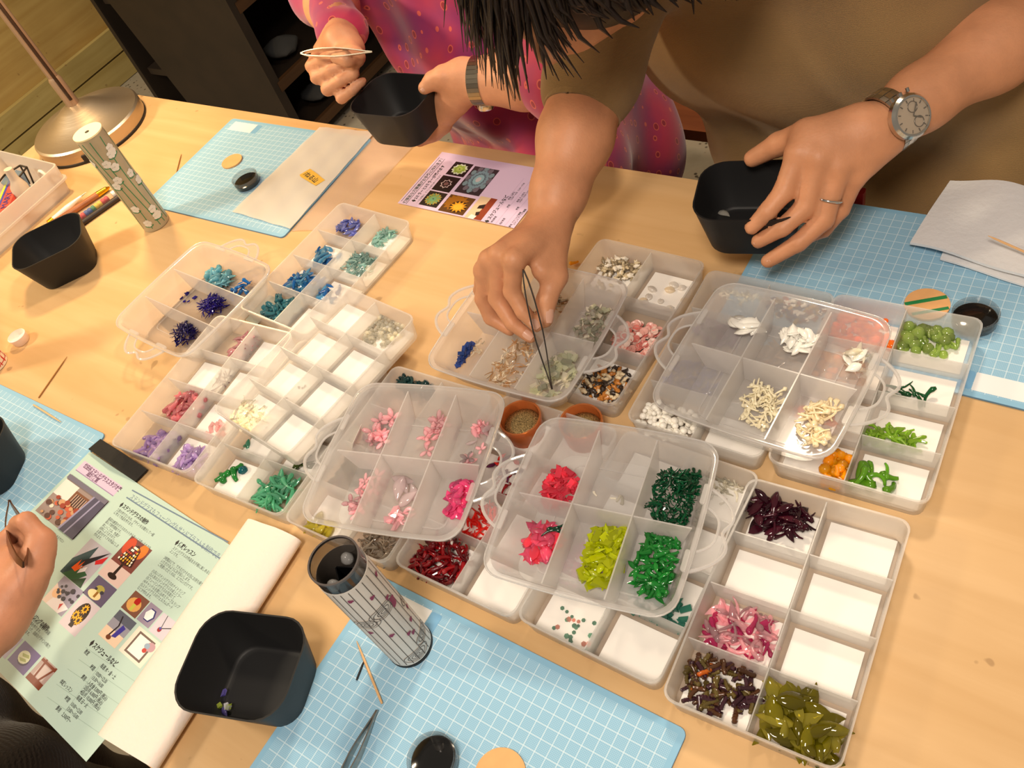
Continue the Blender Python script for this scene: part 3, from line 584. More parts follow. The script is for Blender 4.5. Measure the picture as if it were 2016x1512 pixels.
# ================================================================ black cups
blk = mat('black_matt_plastic', srgb(26, 26, 27), .55, spec=.4); blkin = blk
def cup(loc, rz, label, rot=None, w=.104, d=.086, h=.054):
    o = empty('plastic_cup', loc, rz, label, 'cup', 'black rounded square cups', rot)
    r = rrect(w, d, .026, 6)
    rings = [ring(r, 0, .74, .72), ring(r, .002, .77, .75), ring(r, h*.9, .97, .97), ring(r, h, 1, 1), ring(r, h, .972, .968), ring(r, h*.85, .94, .935), ring(r, .006, .755, .735), ring(r, .004, .72, .70), ring(r, .0035, .70, .68), ring(r, .0035, .62, .60)]
    MB().loft(rings).build('cup_body', blk, o, True, 50); return o
def fitcup(): pass
cup((-.094, -.350, 0), .33, 'black cup near the white foam roll with a few crystals inside', w=.106, d=.086, h=.052)
cup((-.806, -.030, 0), .95, 'empty black cup beside the white bin', w=.104, d=.09)
cup((-.592, -.322, MATZ), .5, 'black cup on the mat beside the hand with leaflet')
# crystals in the near cup, clear leaf in the held cup come later
cry = G('crystal', (214, 214, 222), .5, .02)
for k in range(9):
    q = P(437 + random.uniform(-22, 22), 1388 + random.uniform(-24, 24), .006)
    o = bpy.data.objects.new('crystal_chip', variant('leaf' if k < 3 else 'chip', [cry, G('crystal_violet', (120, 110, 190), .45), G('crystal_lime', (190, 206, 90), .45)][k % 3])); COL.objects.link(o)
    o.location = q + Vector((0, 0, .003)); s = .012 if k < 3 else .0075; o.scale = (s, s, s); o.rotation_euler = (random.uniform(-.4, .4), random.uniform(-.4, .4), random.uniform(0, 6))
    tag(o, 'glittering crystal chip inside the cup by the foam roll', 'glass piece', 'crystals in the cup')
# ================================================================ kaleidoscopes
wht = mat('white_card', srgb(236, 232, 222), .6); ink_g = mat('grey_print_ink', srgb(92, 84, 78), .6); plum_ink = mat('plum_print_ink', srgb(140, 50, 90), .6); grn_ink = mat('green_print_ink', srgb(40, 130, 84), .6); wht2 = mat('white_print_ink', srgb(226, 224, 214), .6)
def on_tube(m, R, a, z, pts, mi, lift=.00025):
    """flat print: polygon given in (arc, height) metres wrapped on a tube of radius R"""
    rr = R + lift; vs = [Vector((rr*math.cos(a + u/R), rr*math.sin(a + u/R), z + v)) for u, v in pts]
    m.add(vs, [tuple(range(len(vs)))], mi)
def strip_on_tube(m, R, path, wd, mi, lift=.00025):
    rr = R + lift; L = []; Rr = []
    for i, (a, z) in enumerate(path):
        a0, z0 = path[max(0, i-1)]; a1, z1 = path[min(len(path)-1, i+1)]
        du, dv = (a1-a0)*R, z1-z0; k = math.hypot(du, dv) or 1; nx, ny = -dv/k*wd/2, du/k*wd/2
        L.append(Vector((rr*math.cos(a+nx/R), rr*math.sin(a+nx/R), z+ny))); Rr.append(Vector((rr*math.cos(a-nx/R), rr*math.sin(a-nx/R), z-ny)))
    n = len(path); m.add(L + Rr, [(i, i+1, n+i+1, n+i) for i in range(n-1)], mi)
# nearest kaleidoscope: open smoky tube wrapped in printed paper
KR = .0195; ko = empty('kaleidoscope', (.003, -.265, MATZ), 0, 'open smoky tube kaleidoscope wrapped in white paper with plum lines', 'kaleidoscope')
smoke = plastic('smoky_acrylic', (.10, .09, .09), .80, .05, (.72, .70, .68))
wrap = mat('printed_wrap_paper', srgb(222, 216, 208), .45)
MB().lathe([(KR, .002), (KR, .155), (KR-.0012, .155), (KR-.0012, .002)], 40, cap0=False, cap1=False).build('acrylic_tube', smoke, ko, True, 40)
MB().lathe([(KR-.0012, .1552), (KR+.0002, .1552), (KR+.0002, .1530), (KR-.0012, .1530)], 40, cap0=False, cap1=False).build('tube_rim', mat('dark_rim', srgb(84, 78, 76), .3), ko, True, 40)
MB().lathe([(KR+.0006, 0), (KR+.0006, .003), (.002, .003), (.002, 0)], 40).build('end_cap', blk, ko, True, 40)
MB().lathe([(KR+.0003, .004), (KR+.0003, .141), (KR+.0001, .141), (KR+.0001, .004)], 48, cap0=False, cap1=False).build('paper_wrap', wrap, ko, True, 40)
m = MB(); RR = KR+.0003
va = math.atan2(CAM[1]+.265, CAM[0]-.003)          # side that faces the viewer
for k in range(15):
    a = va - 2.2 + k*.30; strip_on_tube(m, RR, [(a, .006), (a, .139)], .0006, 0)
m.build('stripe_print', ink_g, ko)
m = MB(); back = MB()
def rings_print(a, z, s):
    on_tube(back, RR, a, z, [(s*1.05*math.cos(t), s*.62*math.sin(t)) for t in [2*PI*k/20 for k in range(20)]], 0, .0003)
    for q in (1.0, .72, .45, .2): strip_on_tube(m, RR, [(a + q*s*math.cos(t)/RR, z + q*s*.6*math.sin(t)) for t in [2*PI*k/22 for k in range(23)]], .0006, 0, .0004)
for a, z, s in ((va+.1, .094, .0125), (va-.75, .088, .011), (va-.05, .014, .012), (va+.75, .025, .011), (va+1.4, .07, .01)): rings_print(a, z, s)
back.build('ring_ground_print', wrap, ko); m.build('ring_print', ink_g, ko)
m = MB()
for a, z in ((va+.12, .117), (va+.55, .10), (va-.28, .061), (va+.25, .046), (va+.42, .041), (va+.72, .052), (va-.9, .074), (va+.9, .125), (va-.55, .128), (va+1.1, .06), (va+.62, .094)):
    for t0 in (0, 2.1, 4.2): on_tube(m, RR, a, z, [(.0011*math.cos(t0) + .0014*math.cos(t), .0011*math.sin(t0) + .0014*math.sin(t)) for t in [2*PI*k/7 for k in range(7)]], 0, .0005)
for k in range(6): on_tube(m, RR, va+.58+.03*k, .086+.003*(k % 3), [(.0022*math.cos(t), .0026*math.sin(t)) for t in [2*PI*j/7 for j in range(7)]], 0, .0005)
m.build('plum_mark_print', plum_ink, ko)
m = MB()
for s in range(3):
    a = 2*PI*s/3 + .9; b = a + 2*PI/3; r = .0148
    p0, p1 = Vector((r*math.cos(a), r*math.sin(a), 0)), Vector((r*math.cos(b), r*math.sin(b), 0)); nn = Vector((math.cos((a+b)/2), math.sin((a+b)/2), 0))*.001
    m.loft([[p0+Vector((0,0,.006)), p1+Vector((0,0,.006)), p1+nn+Vector((0,0,.006)), p0+nn+Vector((0,0,.006))], [p0+Vector((0,0,.128)), p1+Vector((0,0,.128)), p1+nn+Vector((0,0,.128)), p0+nn+Vector((0,0,.128))]])
m.build('mirror_prism', mat('black_mirror_back', srgb(12, 12, 13), .15), ko, label='black backed mirror prism inside the tube')
for k, (a, r) in enumerate(((.4, .012), (2.2, .013), (4.4, .012))): MB().lathe([(.001, -.005), (.004, -.003), (.005, .001), (.003, .005), (.001, .006)], 10).build('glue_blob', plastic('clear_glue', (.8, .8, .8), .6, .1), ko, True, loc=(r*math.cos(a), r*math.sin(a), .132))
# far kaleidoscope: closed tube with spring flower print
FR = .020; kf = empty('kaleidoscope', (-.735, .085, 0), 0, 'tall kaleidoscope tube with white flowers, cream end disc with eyehole', 'kaleidoscope')
MB().lathe([(.019, .001), (FR, .001), (FR, .158), (.019, .158)], 40).build('printed_tube', mat('floral_tube_paper', srgb(176, 164, 134), .35, noise=.12, nscale=30), kf, True, 40)
MB().lathe([(.0030, .1580), (FR+.0004, .1580), (FR+.0004, .1600), (.0030, .1600)], 40).build('eyepiece_disc', mat('cream_disc', srgb(244, 232, 186), .5), kf, True, 40)
MB().lathe([(.0031, .157), (.0031, .1602)], 16).build('eyehole', blk, kf, True, 40)
va = math.atan2(CAM[1]-.085, CAM[0]+.735)
mg, mw = MB(), MB(); rs = random.Random(3)
for k in range(5):
    a = va - 1.3 + k*.62; strip_on_tube(mg, FR, [(a + .25*math.sin(t*3+k), .006 + .148*t) for t in [j/14 for j in range(15)]], .0011, 0)
for k in range(17):
    a, z = va + rs.uniform(-1.35, 1.35), rs.uniform(.012, .145)
    on_tube(mg, FR, a, z-.004, [(.0065*math.cos(t), .0032*math.sin(t)) for t in [PI + PI*j/9 for j in range(10)]], 0, .0004)
    for j in range(5):
        t0 = 2*PI*j/5; on_tube(mw, FR, a, z, [(.0032*math.cos(t0)+.0030*math.cos(t), .0032*math.sin(t0)+.0030*math.sin(t)) for t in [2*PI*i/8 for i in range(8)]], 0, .0006)
mg.build('stem_print', grn_ink, kf); mw.build('blossom_print', wht2, kf)
# leaning kaleidoscope cut by the frame, red check print
kr = empty('kaleidoscope', P(22, 722, 0), 0, 'kaleidoscope tube with red check print and orange dots', 'kaleidoscope')
kr.location = P(12, 715, 0) + Vector((-.016, -.010, 0))
MB().lathe([(.018, 0), (.020, .001), (.020, .16), (.018, .16)], 36).build('printed_tube', mat('cream_check_paper', srgb(236, 220, 196), .5), kr, True, 40)
m = MB(); va = math.atan2(CAM[1]-kr.location.y, CAM[0]-kr.location.x)
for k in range(9): strip_on_tube(m, .020, [(va-1.6+k*.4, .003), (va-1.6+k*.4, .157)], .0011, 0)
for k in range(17): strip_on_tube(m, .020, [(va-1.7+j*.2, .006+k*.009) for j in range(18)], .0011, 0)
for a, z in ((va+.5, .005), (va+1.1, .032), (va-.5, .06)): on_tube(m, .020, a, z+.003, [(-.006, -.004), (.006, -.004), (.006, .004), (-.006, .004)], 0, .0003)
m.build('check_print', mat('red_print_ink', srgb(206, 52, 40), .6), kr)
m = MB()
for a, z in ((va+.35, .020), (va-.6, .045), (va+.9, .07)): on_tube(m, .020, a, z, [(.0065*math.cos(t), .0065*math.sin(t)) for t in [2*PI*k/14 for k in range(14)]], 0, .0005)
m.build('dot_print', mat('orange_print_ink', srgb(222, 120, 30), .6), kr)
MB().lathe([(.010, 0), (.011, .001), (.0125, .012), (.011, .013), (.010, .006), (.001, .004)], 24).build('bottle_cap', mat('white_cap', srgb(244, 226, 216), .4), None, True, 40, 'white round cap beside the red check kaleidoscope', 'cap', loc=P(44, 672, .0), rot=(0, 0, 0))
# ================================================================ round dishes and discs
def dish(p, label, z):
    o = empty('round_dish', (p.x, p.y, z), 0, label, 'dish', 'small dark round dishes on the mats')
    MB().lathe([(.0175, .0), (.0185, .001), (.0195, .013), (.0188, .0134), (.0178, .0128), (.017, .0025), (.001, .0025)], 36).build('clear_cup', plastic('clear_acrylic', (.3, .3, .3), .86, .04, (.93, .93, .93)), o, True, 40)
    MB().lathe([(.0176, .0006), (.0184, .006), (.0178, .0064), (.001, .0064)], 36).build('black_ring', mat('gloss_black', srgb(9, 9, 10), .12, coat=.5), o, True, 40)
    return o
dish(P(488, 360, .004), 'small dark dish on the mat with orange disc', MATZ); dish(P(1918, 632, .004), 'small dark dish beside the green striped disc', MATZ); dish(P(858, 1500, .004), 'small dark dish on the mat with tweezers and toothpick', MATZ)
tan = mat('tan_cardboard', srgb(222, 168, 110), .7, noise=.06, nscale=80)
def disc(p, label, r, th=.0022, stripe=False):
    o = empty('cardboard_disc', (p.x, p.y, MATZ), 0, label, 'disc'); MB().lathe([(r, 0), (r, th)], 36).build('disc_body', tan, o, True, 40)
    if stripe:
        gm = mat('green_stripe', srgb(26, 124, 66), .6); a = Vector((RW[0][0], RW[0][1], 0)).normalized(); rz = math.atan2(a.y, a.x)
        for v, w in ((.0042, .0042), (-.0095, .0035)):
            L = math.sqrt(r*r - (abs(v)+w/2)**2); st = MB().box((0, 0, 0), (2*L, w, .0003)).build('stripe', gm, o, rot=(0, 0, rz)); st.location = Vector((-math.sin(rz)*v, math.cos(rz)*v, th))
    return o
disc(P(457, 318, .003), 'plain orange tan cardboard disc beside a dark dish', .0165); disc(P(1825, 600, .003), 'tan disc with two green stripes on the mat', .0195, stripe=True); disc(P(985, 1528, .003), 'tan cardboard disc near the tweezers', .020)
# ================================================================ foam
def sheet_mat():
    m = plastic('foam_sheet', (.93, .90, .86), .18, .5); return m
def grid_sheet(corners, nu, nv, zf, th):
    """sheet over four ground corners with height field zf(u, v); returns closed MB"""
    a, b, c, d = [Vector(q) for q in corners]; top = []; bot = []
    for i in range(nu+1):
        for j in range(nv+1):
            u, v = i/nu, j/nv; q = a*(1-u)*(1-v) + b*u*(1-v) + c*u*v + d*(1-u)*v; z = zf(u, v); top.append(Vector((q.x, q.y, q.z+z+th))); bot.append(Vector((q.x, q.y, q.z+z)))
    m = MB(); N = (nu+1)*(nv+1); m.v = [tuple(p) for p in top+bot]; ix = lambda i, j: i*(nv+1)+j
    for i in range(nu):
        for j in range(nv): m.f += [(ix(i,j), ix(i+1,j), ix(i+1,j+1), ix(i,j+1)), (N+ix(i,j), N+ix(i,j+1), N+ix(i+1,j+1), N+ix(i+1,j))]
    edge = [ix(i, 0) for i in range(nu)] + [ix(nu, j) for j in range(nv)] + [ix(i, nv) for i in range(nu, 0, -1)] + [ix(0, j) for j in range(nv, 0, -1)]
    for k in range(len(edge)): a_, b_ = edge[k], edge[(k+1) % len(edge)]; m.f.append((a_, b_, N+b_, N+a_))
    m.m = [0]*len(m.f); return m
def centre(m, z=0):
    c = Vector((sum(v[0] for v in m.v)/len(m.v), sum(v[1] for v in m.v)/len(m.v), z)); m.v = [tuple(Vector(v)-c) for v in m.v]; return c
z1 = MATZ+.0004
m = grid_sheet([P(458, 418, z1), P(630, 252, z1), P(738, 262, z1), P(572, 452, z1)], 24, 24, lambda u, v: .0012*math.sin(v*9)**2 + .0006*math.sin(u*14+v*5)**2 + .0004, .0008); c = centre(m, z1)
m.build('foam_sheet', plastic('thin_white_foam', (.95, .90, .84), .22, .5), None, True, 60, 'thin white foam sheet lying on the mat, tape piece on it', 'foam sheet', loc=c)
m = grid_sheet([P(575, 455, .0008), P(742, 262, .0008), P(820, 282, .0008), P(660, 452, .0008)], 12, 12, lambda u, v: .001*math.sin(v*6+u)**2, .0004); c = centre(m, 0)
m.build('plastic_bag', plastic('clear_bag_film', (.95, .86, .78), .72, .2), None, True, 60, 'clear plastic bag flat on the table beside the foam sheet', 'bag', loc=c)
tp = empty('tape_piece', P(615, 349, .0055), math.radians(-52)+.60, 'small yellow tape piece with handwriting on the foam sheet', 'tape')
MB().prism([(-.024, -.008), (-.018, -.0095), (.022, -.008), (.0245, .007), (.0, .0085), (-.021, .009)], 0, .0003).build('tape_strip', mat('yellow_masking_tape', srgb(206, 166, 60), .6), tp)
text_mesh('handwriting', '/ねる山', .0105, mat('marker_ink', (.02, .015, .01), .6), tp, (-.019, -.005, .0004), (0, 0, 0), bold=.0002)
# white foam roll by the leaflet
ra, rb = P(540, 1045, .012), P(250, 1480, .012); ax = (rb-ra); L = ax.length; axn = ax.normalized()
m = MB(); rings = []; side = Vector((-axn.y, axn.x, 0)); rs = random.Random(5); nseg = 26; w0, w1 = .034, .036
for i in range(nseg+1):
    t = i/nseg; c = ra + ax*t; w = (w0+(w1-w0)*t); rng = []
    for k in range(22):
        a = 2*PI*k/22; x = math.cos(a); z = math.sin(a); hump = 1 + .08*math.sin(5*x+t*3) + .05*math.sin(9*x)
        rng.append(c + side*(w*math.copysign(abs(x)**.7, x)) + Vector((0, 0, .011*math.copysign(abs(z)**.8, z)*hump)))
    rings.append(rng)
m.loft(rings); c = centre(m, 0)
m.build('foam_roll', mat('white_foam', srgb(240, 226, 214), .75, bump=.35, bscale=260, sss=.15), None, True, 50, 'soft white foam wrap folded flat beside the pale green leaflet', 'foam', loc=c)
# grey foam wrap, folded, at the right place
zf = lambda u, v: .006 + .012*max(0, math.sin(u*2.6+.3))*(.35+.65*v) + .002*math.sin(u*9+v*4)
m = grid_sheet([P(1790, 492, MATZ), P(2110, 590, MATZ), P(2120, 420, MATZ), P(1868, 372, MATZ)], 22, 16, zf, .003); c = centre(m, MATZ)
fg = m.build('foam_wrap', mat('grey_white_foam', srgb(226, 226, 228), .4, bump=.6, bscale=180), None, True, 60, 'grey white foam wrap folded at the table edge with a toothpick on it', 'foam', loc=c)
m = grid_sheet([P(1850, 515, MATZ), P(2110, 600, MATZ), P(2110, 430, MATZ), P(1905, 385, MATZ)], 14, 10, lambda u, v: zf(u, v)*.3, .002); m.v = [tuple(Vector(v)-c) for v in m.v]; m.build('under_fold', MATS['grey_white_foam'], fg, True, 60)
# ================================================================ toothpicks, slivers, strips
bam = mat('bamboo', srgb(226, 178, 124), .5)
def pick(a, b, z, label, r=.0011, mt=bam, name='toothpick', zb=None):
    p, q = P(*a, z), P(*b, zb if zb is not None else z); c = (p+q)/2; c.z = min(p.z, q.z); d = [p + (q-p)*t - c for t in (0, .12, .3, .9, 1)]
    MB().tube(d, [r*.25, r*.7, r, r, r*.85], 8).build(name, mt, None, True, 40, label, name.replace('_', ' '), loc=c)
pick((702, 1262), (752, 1385), MATZ+.0012, 'bamboo toothpick beside the open kaleidoscope'); pick((120, 831), (66, 797), MATZ+.0012, 'bamboo toothpick on the mat beside the leaflet hand')
pick((1945, 464), (2040, 506), .030, 'bamboo toothpick on the grey foam wrap', zb=.026)
pick((132, 702), (76, 783), .0010, 'thin brown bamboo stick on the bare table near the red check tube', .0009, mat('brown_bamboo', srgb(150, 102, 44), .6), 'bamboo_stick'); pick((357, 303), (345, 350), .0009, 'thin brown stick beside the lamp foot', .0008, MATS['brown_bamboo'], 'bamboo_stick')
pick((717, 1300), (702, 1339), MATZ+.0008, 'short black sliver touching the toothpick', .0009, blk, 'black_sliver')
a, b, c_, d_ = P(176, 886, .006), P(200, 866, .006), P(292, 926, .002), P(268, 950, .002)
m = MB(); n_ = Vector((0, 0, .0022)); m.loft([[a, b, b+n_, a+n_], [(a*.5+d_*.5)+Vector((0, 0, .004)), (b*.5+c_*.5)+Vector((0, 0, .004)), (b*.5+c_*.5)+Vector((0, 0, .004))+n_, (a*.5+d_*.5)+Vector((0, 0, .004))+n_], [d_, c_, c_+n_, d_+n_]]); cc = centre(m, 0)
m.build('black_strip', mat('black_velvet', srgb(22, 20, 18), .85, noise=.2, nscale=300), None, False, None, 'black strip lying over the corner of the leaflet', 'strip', loc=cc)
# loose pieces
for px, py, mt, lab, kd in ((1130, 517, G('yellow', (248, 190, 10)), 'single yellow glass blob loose on the table by the shells', 'blob'), (1755, 680, G('orange', (250, 150, 50)), 'single orange glass drop in the cell next to pale green ones', 'bead')):
    o = bpy.data.objects.new('loose_glass_drop', variant(kd, mt)); COL.objects.link(o); o.location = P(px, py, .005); o.scale = (.012,)*3; tag(o, lab, 'glass piece')
# amber jars in the tray of reds
amb = plastic('amber_jar_plastic', (.85, .33, .10), .55, .1, (.98, .62, .40))
def jar(px, py, label):
    p = P(px, py, .012); o = empty('amber_jar', (p.x, p.y, .003), 0, label, 'jar', 'small amber jars')
    MB().lathe([(.016, 0), (.0185, .001), (.0195, .012), (.0195, .022), (.0205, .022), (.0205, .026), (.0188, .026), (.0180, .003), (.001, .003)], 36).build('jar_wall', amb, o, True, 40)
    MB().lathe([(.017, .004), (.0175, .016), (.010, .019), (.001, .018)], 24).build('glitter_filling', mat('glitter_grit', srgb(150, 128, 84), .25, noise=.8, nscale=900, metal=.4), o, True, kind='stuff')
    return o
jar(1032, 842, 'small amber jar of gold glitter between the handled trays'); jar(1150, 850, 'small amber jar seen through the tray of coral glass')
# ================================================================ tweezers
steel = mat('brushed_steel', srgb(178, 176, 170), .28, metal=1.0); steel_d = mat('dark_steel', srgb(96, 92, 88), .3, metal=1.0)
def tweezers(tail, tip, spread, gapdir, label, mt, wide=.0048, L=None):
    """two sprung blades from tail to tips"""
    tail, tip = Vector(tail), Vector(tip); ax = tip - tail; g = Vector(gapdir); g = (g - ax.normalized()*g.dot(ax.normalized())).normalized(); wv = ax.normalized().cross(g)
    o = empty('tweezers', tuple(tail*.5+tip*.5), 0, label, 'tweezers', 'steel craft tweezers'); c = tail*.5+tip*.5
    for s in (-1, 1):
        m = MB(); rings = []
        for k in range(13):
            t = k/12; off = spread*(.12+ .88*math.sin(PI*min(1, t*1.05))**.8*(.9 if t < .5 else 1))*(1-.55*t**2) if t > 0 else .0003
            w_ = wide*(.55+.45*math.sin(min(PI/2, t*5)))*(1-.86*max(0, t-.35)/.65); p = tail + ax*t + g*s*off - c; th = .0006
            rings.append([p + wv*w_ + g*th, p - wv*w_ + g*th, p - wv*w_ - g*th, p + wv*w_ - g*th])
        m.loft(rings); m.build('blade', mt, o, True, 40)
    return o
tweezers(P(655, 1580, .006), P(742, 1398, .005), .0045, (RW[0][0], RW[0][1], 0), 'steel tweezers lying on the mat near the toothpick', steel)
# ================================================================ lamp
lp = empty('desk_lamp', (-1.075, .235, 0), 0, 'brushed metal desk lamp with a round domed foot and tall pole', 'lamp')
br = mat('brushed_nickel', srgb(200, 186, 166), .42, metal=1.0, bump=.15, bscale=40, stretch=(1, 1, 14))
MB().lathe([(.094, .0), (.096, .002), (.096, .024), (.093, .027), (.075, .030), (.05, .040), (.03, .052), (.014, .058), (.0, .059)], 56).build('lamp_foot', br, lp, True, 35)
MB().lathe([(.0965, .0), (.0972, .004), (.0965, .005)], 56).build('foot_rubber', blk, lp, True, 40)
MB().box((0, 0, 0), (.014, .004, .010)).build('switch', blk, lp, loc=(.070, -.0665, .010), rot=(0, 0, math.radians(46)))
MB().lathe([(.0085, .055), (.0085, .62)], 16).build('pole', mat('pole_metal', srgb(186, 160, 136), .4, metal=.7), lp, True, 40)
MB().lathe([(.011, .055), (.011, .105), (.0085, .11)], 16).build('pole_collar', MATS['pole_metal'], lp, True, 40)
MB().tube([(.012, -.004, .07), (.012, -.004, .6)], .003, 8).build('cord', mat('brown_cord', srgb(70, 50, 36), .6), lp, True)
MB().tube([(0, 0, .6), (.04, -.01, .66), (.10, -.02, .67), (.14, -.02, .62)], .008, 10).build('arm', MATS['pole_metal'], lp, True)
MB().lathe([(.022, .63), (.03, .63), (.075, .53), (.074, .53), (.028, .625), (.02, .625)], 32, axis_loc=(.14, -.02, 0), cap0=False, cap1=False).build('lamp_shade', br, lp, True, 40)
MB().lathe([(.002, .53), (.02, .535), (.027, .56), (.018, .59), (.012, .61)], 20, axis_loc=(.14, -.02, 0)).build('bulb', mat('warm_bulb', (1, .8, .5), .4), lp, True)
bl = bpy.data.lights.new('desk_lamp_light', 'SPOT'); bl.energy = 15; bl.color = (1.0, .66, .32); bl.shadow_soft_size = .035; bl.spot_size = math.radians(150); bl.spot_blend = .6
blo = bpy.data.objects.new('desk_lamp_light', bl); COL.objects.link(blo); blo.location = (-.935, .215, .515)
# ================================================================ white bin with tools
bn = empty('storage_bin', (-1.06, -.03, 0), 0, 'white open plastic bin full of tools beside the lamp', 'bin')
binm = plastic('white_bin_plastic', (.90, .84, .78), .25, .35)
bw, bd = .19, .28; r = rrect(bw, bd, .008, 3)
MB().loft([ring(r, 0, .9, .94), ring(r, .022, .95, .965), ring(r, .024, 1, 1), ring(r, .027, 1, 1), ring(r, .027, .965, .975), ring(r, .05, .99, .99), ring(r, .05, .965, .975), ring(r, .003, .88, .92)]).build('bin_body', binm, bn, True, 35)
def place(o, p): o.location = p
p0 = P(62, 345, .045)
MB().tube([(0, 0, -.02), (0, 0, .0), (.003, .004, .02), (.004, .006, .03), (.004, .006, .034), (.005, .008, .05)], [.013, .014, .013, .008, .007, .0065], 16).build('glue_bottle', mat('grey_white_bottle', srgb(206, 190, 170), .4), None, True, 40, 'small squeeze bottle with a pale cap standing in the bin', 'bottle', loc=p0 + Vector((-.004, -.03, -.02)))
sc = empty('scissors', P(90, 350, .04), 0, 'white handled scissors sticking up in the bin', 'scissors')
m = MB(); m.tube([(.009*math.cos(t), 0, .013*math.sin(t)) for t in [2*PI*k/14 for k in range(15)]], .0028, 6); m.build('finger_loop', mat('white_handle', srgb(224, 214, 200), .4), sc, True)
MB().box((0, 0, -.03), (.004, .0015, .045)).build('blade', steel, sc)
bx = empty('tool_packet', P(22, 395, .03), math.radians(40), 'red and blue packet with printed letters in the bin', 'packet')
MB().box((0, 0, 0), (.026, .09, .02)).build('packet_body', mat('red_packet', srgb(206, 76, 62), .5), bx)
MB().box((.0, -.0, .0102), (.008, .088, .0004)).build('packet_band', mat('blue_band', srgb(70, 70, 150), .5), bx, loc=(-.009, 0, 0))
MB().box((.0, -.0, .0102), (.004, .088, .0006)).build('packet_band', mat('yellow_band', srgb(214, 196, 60), .5), bx, loc=(-.011, 0, 0))
text_mesh('packet_lettering', 'MARY', .016, mat('navy_ink', srgb(50, 60, 130), .5), bx, (.009, -.035, .0107), (0, 0, PI/2))
gl = MB(); 
for k in range(4):
    a = PI*k/3; gl.tube([(.02*math.cos(a), .03*math.sin(a), 0), (.02*math.cos(a+PI/3), .03*math.sin(a+PI/3), 0)], .0016, 6); gl.tube([(.02*math.cos(a), .03*math.sin(a), 0), (.014*math.cos(a), .02*math.sin(a), -.03)], .0014, 6)
gb = empty('glass_box', P(22, 348, .045), 0, 'small leaded glass box with dark edges in the bin', 'box'); gl.build('lead_frame', mat('lead_came', srgb(60, 52, 44), .5, metal=.5), gb, True)
MB().lathe([(.013, -.03), (.019, -.001), (.0, -.001)], 6).build('glass_pane', plastic('blue_pane', (.3, .45, .6), .5, .05, (.7, .8, .9)), gb)
# pens
def pen(a, b, z, parts, label, name='pen'):
    p, q = P(*a, z), P(*b, z); o = empty(name, tuple((p+q)/2), 0, label, 'pen', 'pens beside the bin'); c = (p+q)/2
    for (t0, t1, r0, r1, mt, nm) in parts: MB().tube([p+(q-p)*t0-c, p+(q-p)*t1-c], [r0, r1], 12).build(nm, mt, o, True, 40)
gold = mat('gold_trim', srgb(230, 176, 40), .25, metal=1.0); wpen = mat('pearl_pen', srgb(240, 232, 220), .25, coat=.5); rosew = mat('rosewood_pen', srgb(156, 96, 56), .4, noise=.2, nscale=40); clearp = plastic('clear_pen_tube', (.6, .6, .6), .75, .05)
pen((96, 440), (170, 378), .005, [(0, .12, .005, .005, gold, 'gold_ring'), (.12, .5, .0042, .0048, wpen, 'barrel'), (.5, .86, .0048, .002, wpen, 'taper'), (.86, 1, .0012, .0005, steel, 'tip')], 'pearl white pen with a gold ring next to the bin')
pen((106, 440), (216, 368), .005, [(0, .78, .0052, .0050, rosew, 'barrel'), (.78, .94, .005, .004, gold, 'gold_fitting'), (.94, 1, .004, .001, gold, 'tip')], 'rosewood pen with gold fitting')
pen((135, 445), (236, 374), .0062, [(0, .12, .006, .006, blk, 'end_cap'), (.12, .85, .006, .006, clearp, 'clear_barrel'), (.85, 1, .0058, .0058, wpen, 'white_cap')], 'clear barrel pen filled with coloured beads')
bp = [o for o in COL.objects if o.get('label', '').startswith('clear barrel pen')][0]
p_, q_ = P(135, 445, .0062), P(236, 374, .0062)
for k, rgb in enumerate(((206, 40, 46), (206, 40, 46), (34, 80, 160), (34, 80, 160), (20, 130, 80), (240, 200, 40), (240, 200, 40), (206, 40, 46), (206, 40, 46))):
    t = .22+.065*k; MB().lathe([(.003, -.0035), (.0048, -.002), (.0048, .002), (.003, .0035)], 10).build('colour_bead', mat('bead_%d_%d_%d' % rgb, srgb(*rgb), .4), bp, True, loc=p_+(q_-p_)*t-(p_+q_)/2, rot=(q_-p_).to_track_quat('Z', 'Y').to_euler())
MB().tube([P(140, 455, .004), P(242, 383, .004)], [.0045, .0045], 10).build('pencil', mat('dark_pencil', srgb(44, 32, 28), .5), None, True, 40, 'dark pencil along the clear beaded pen', 'pencil')
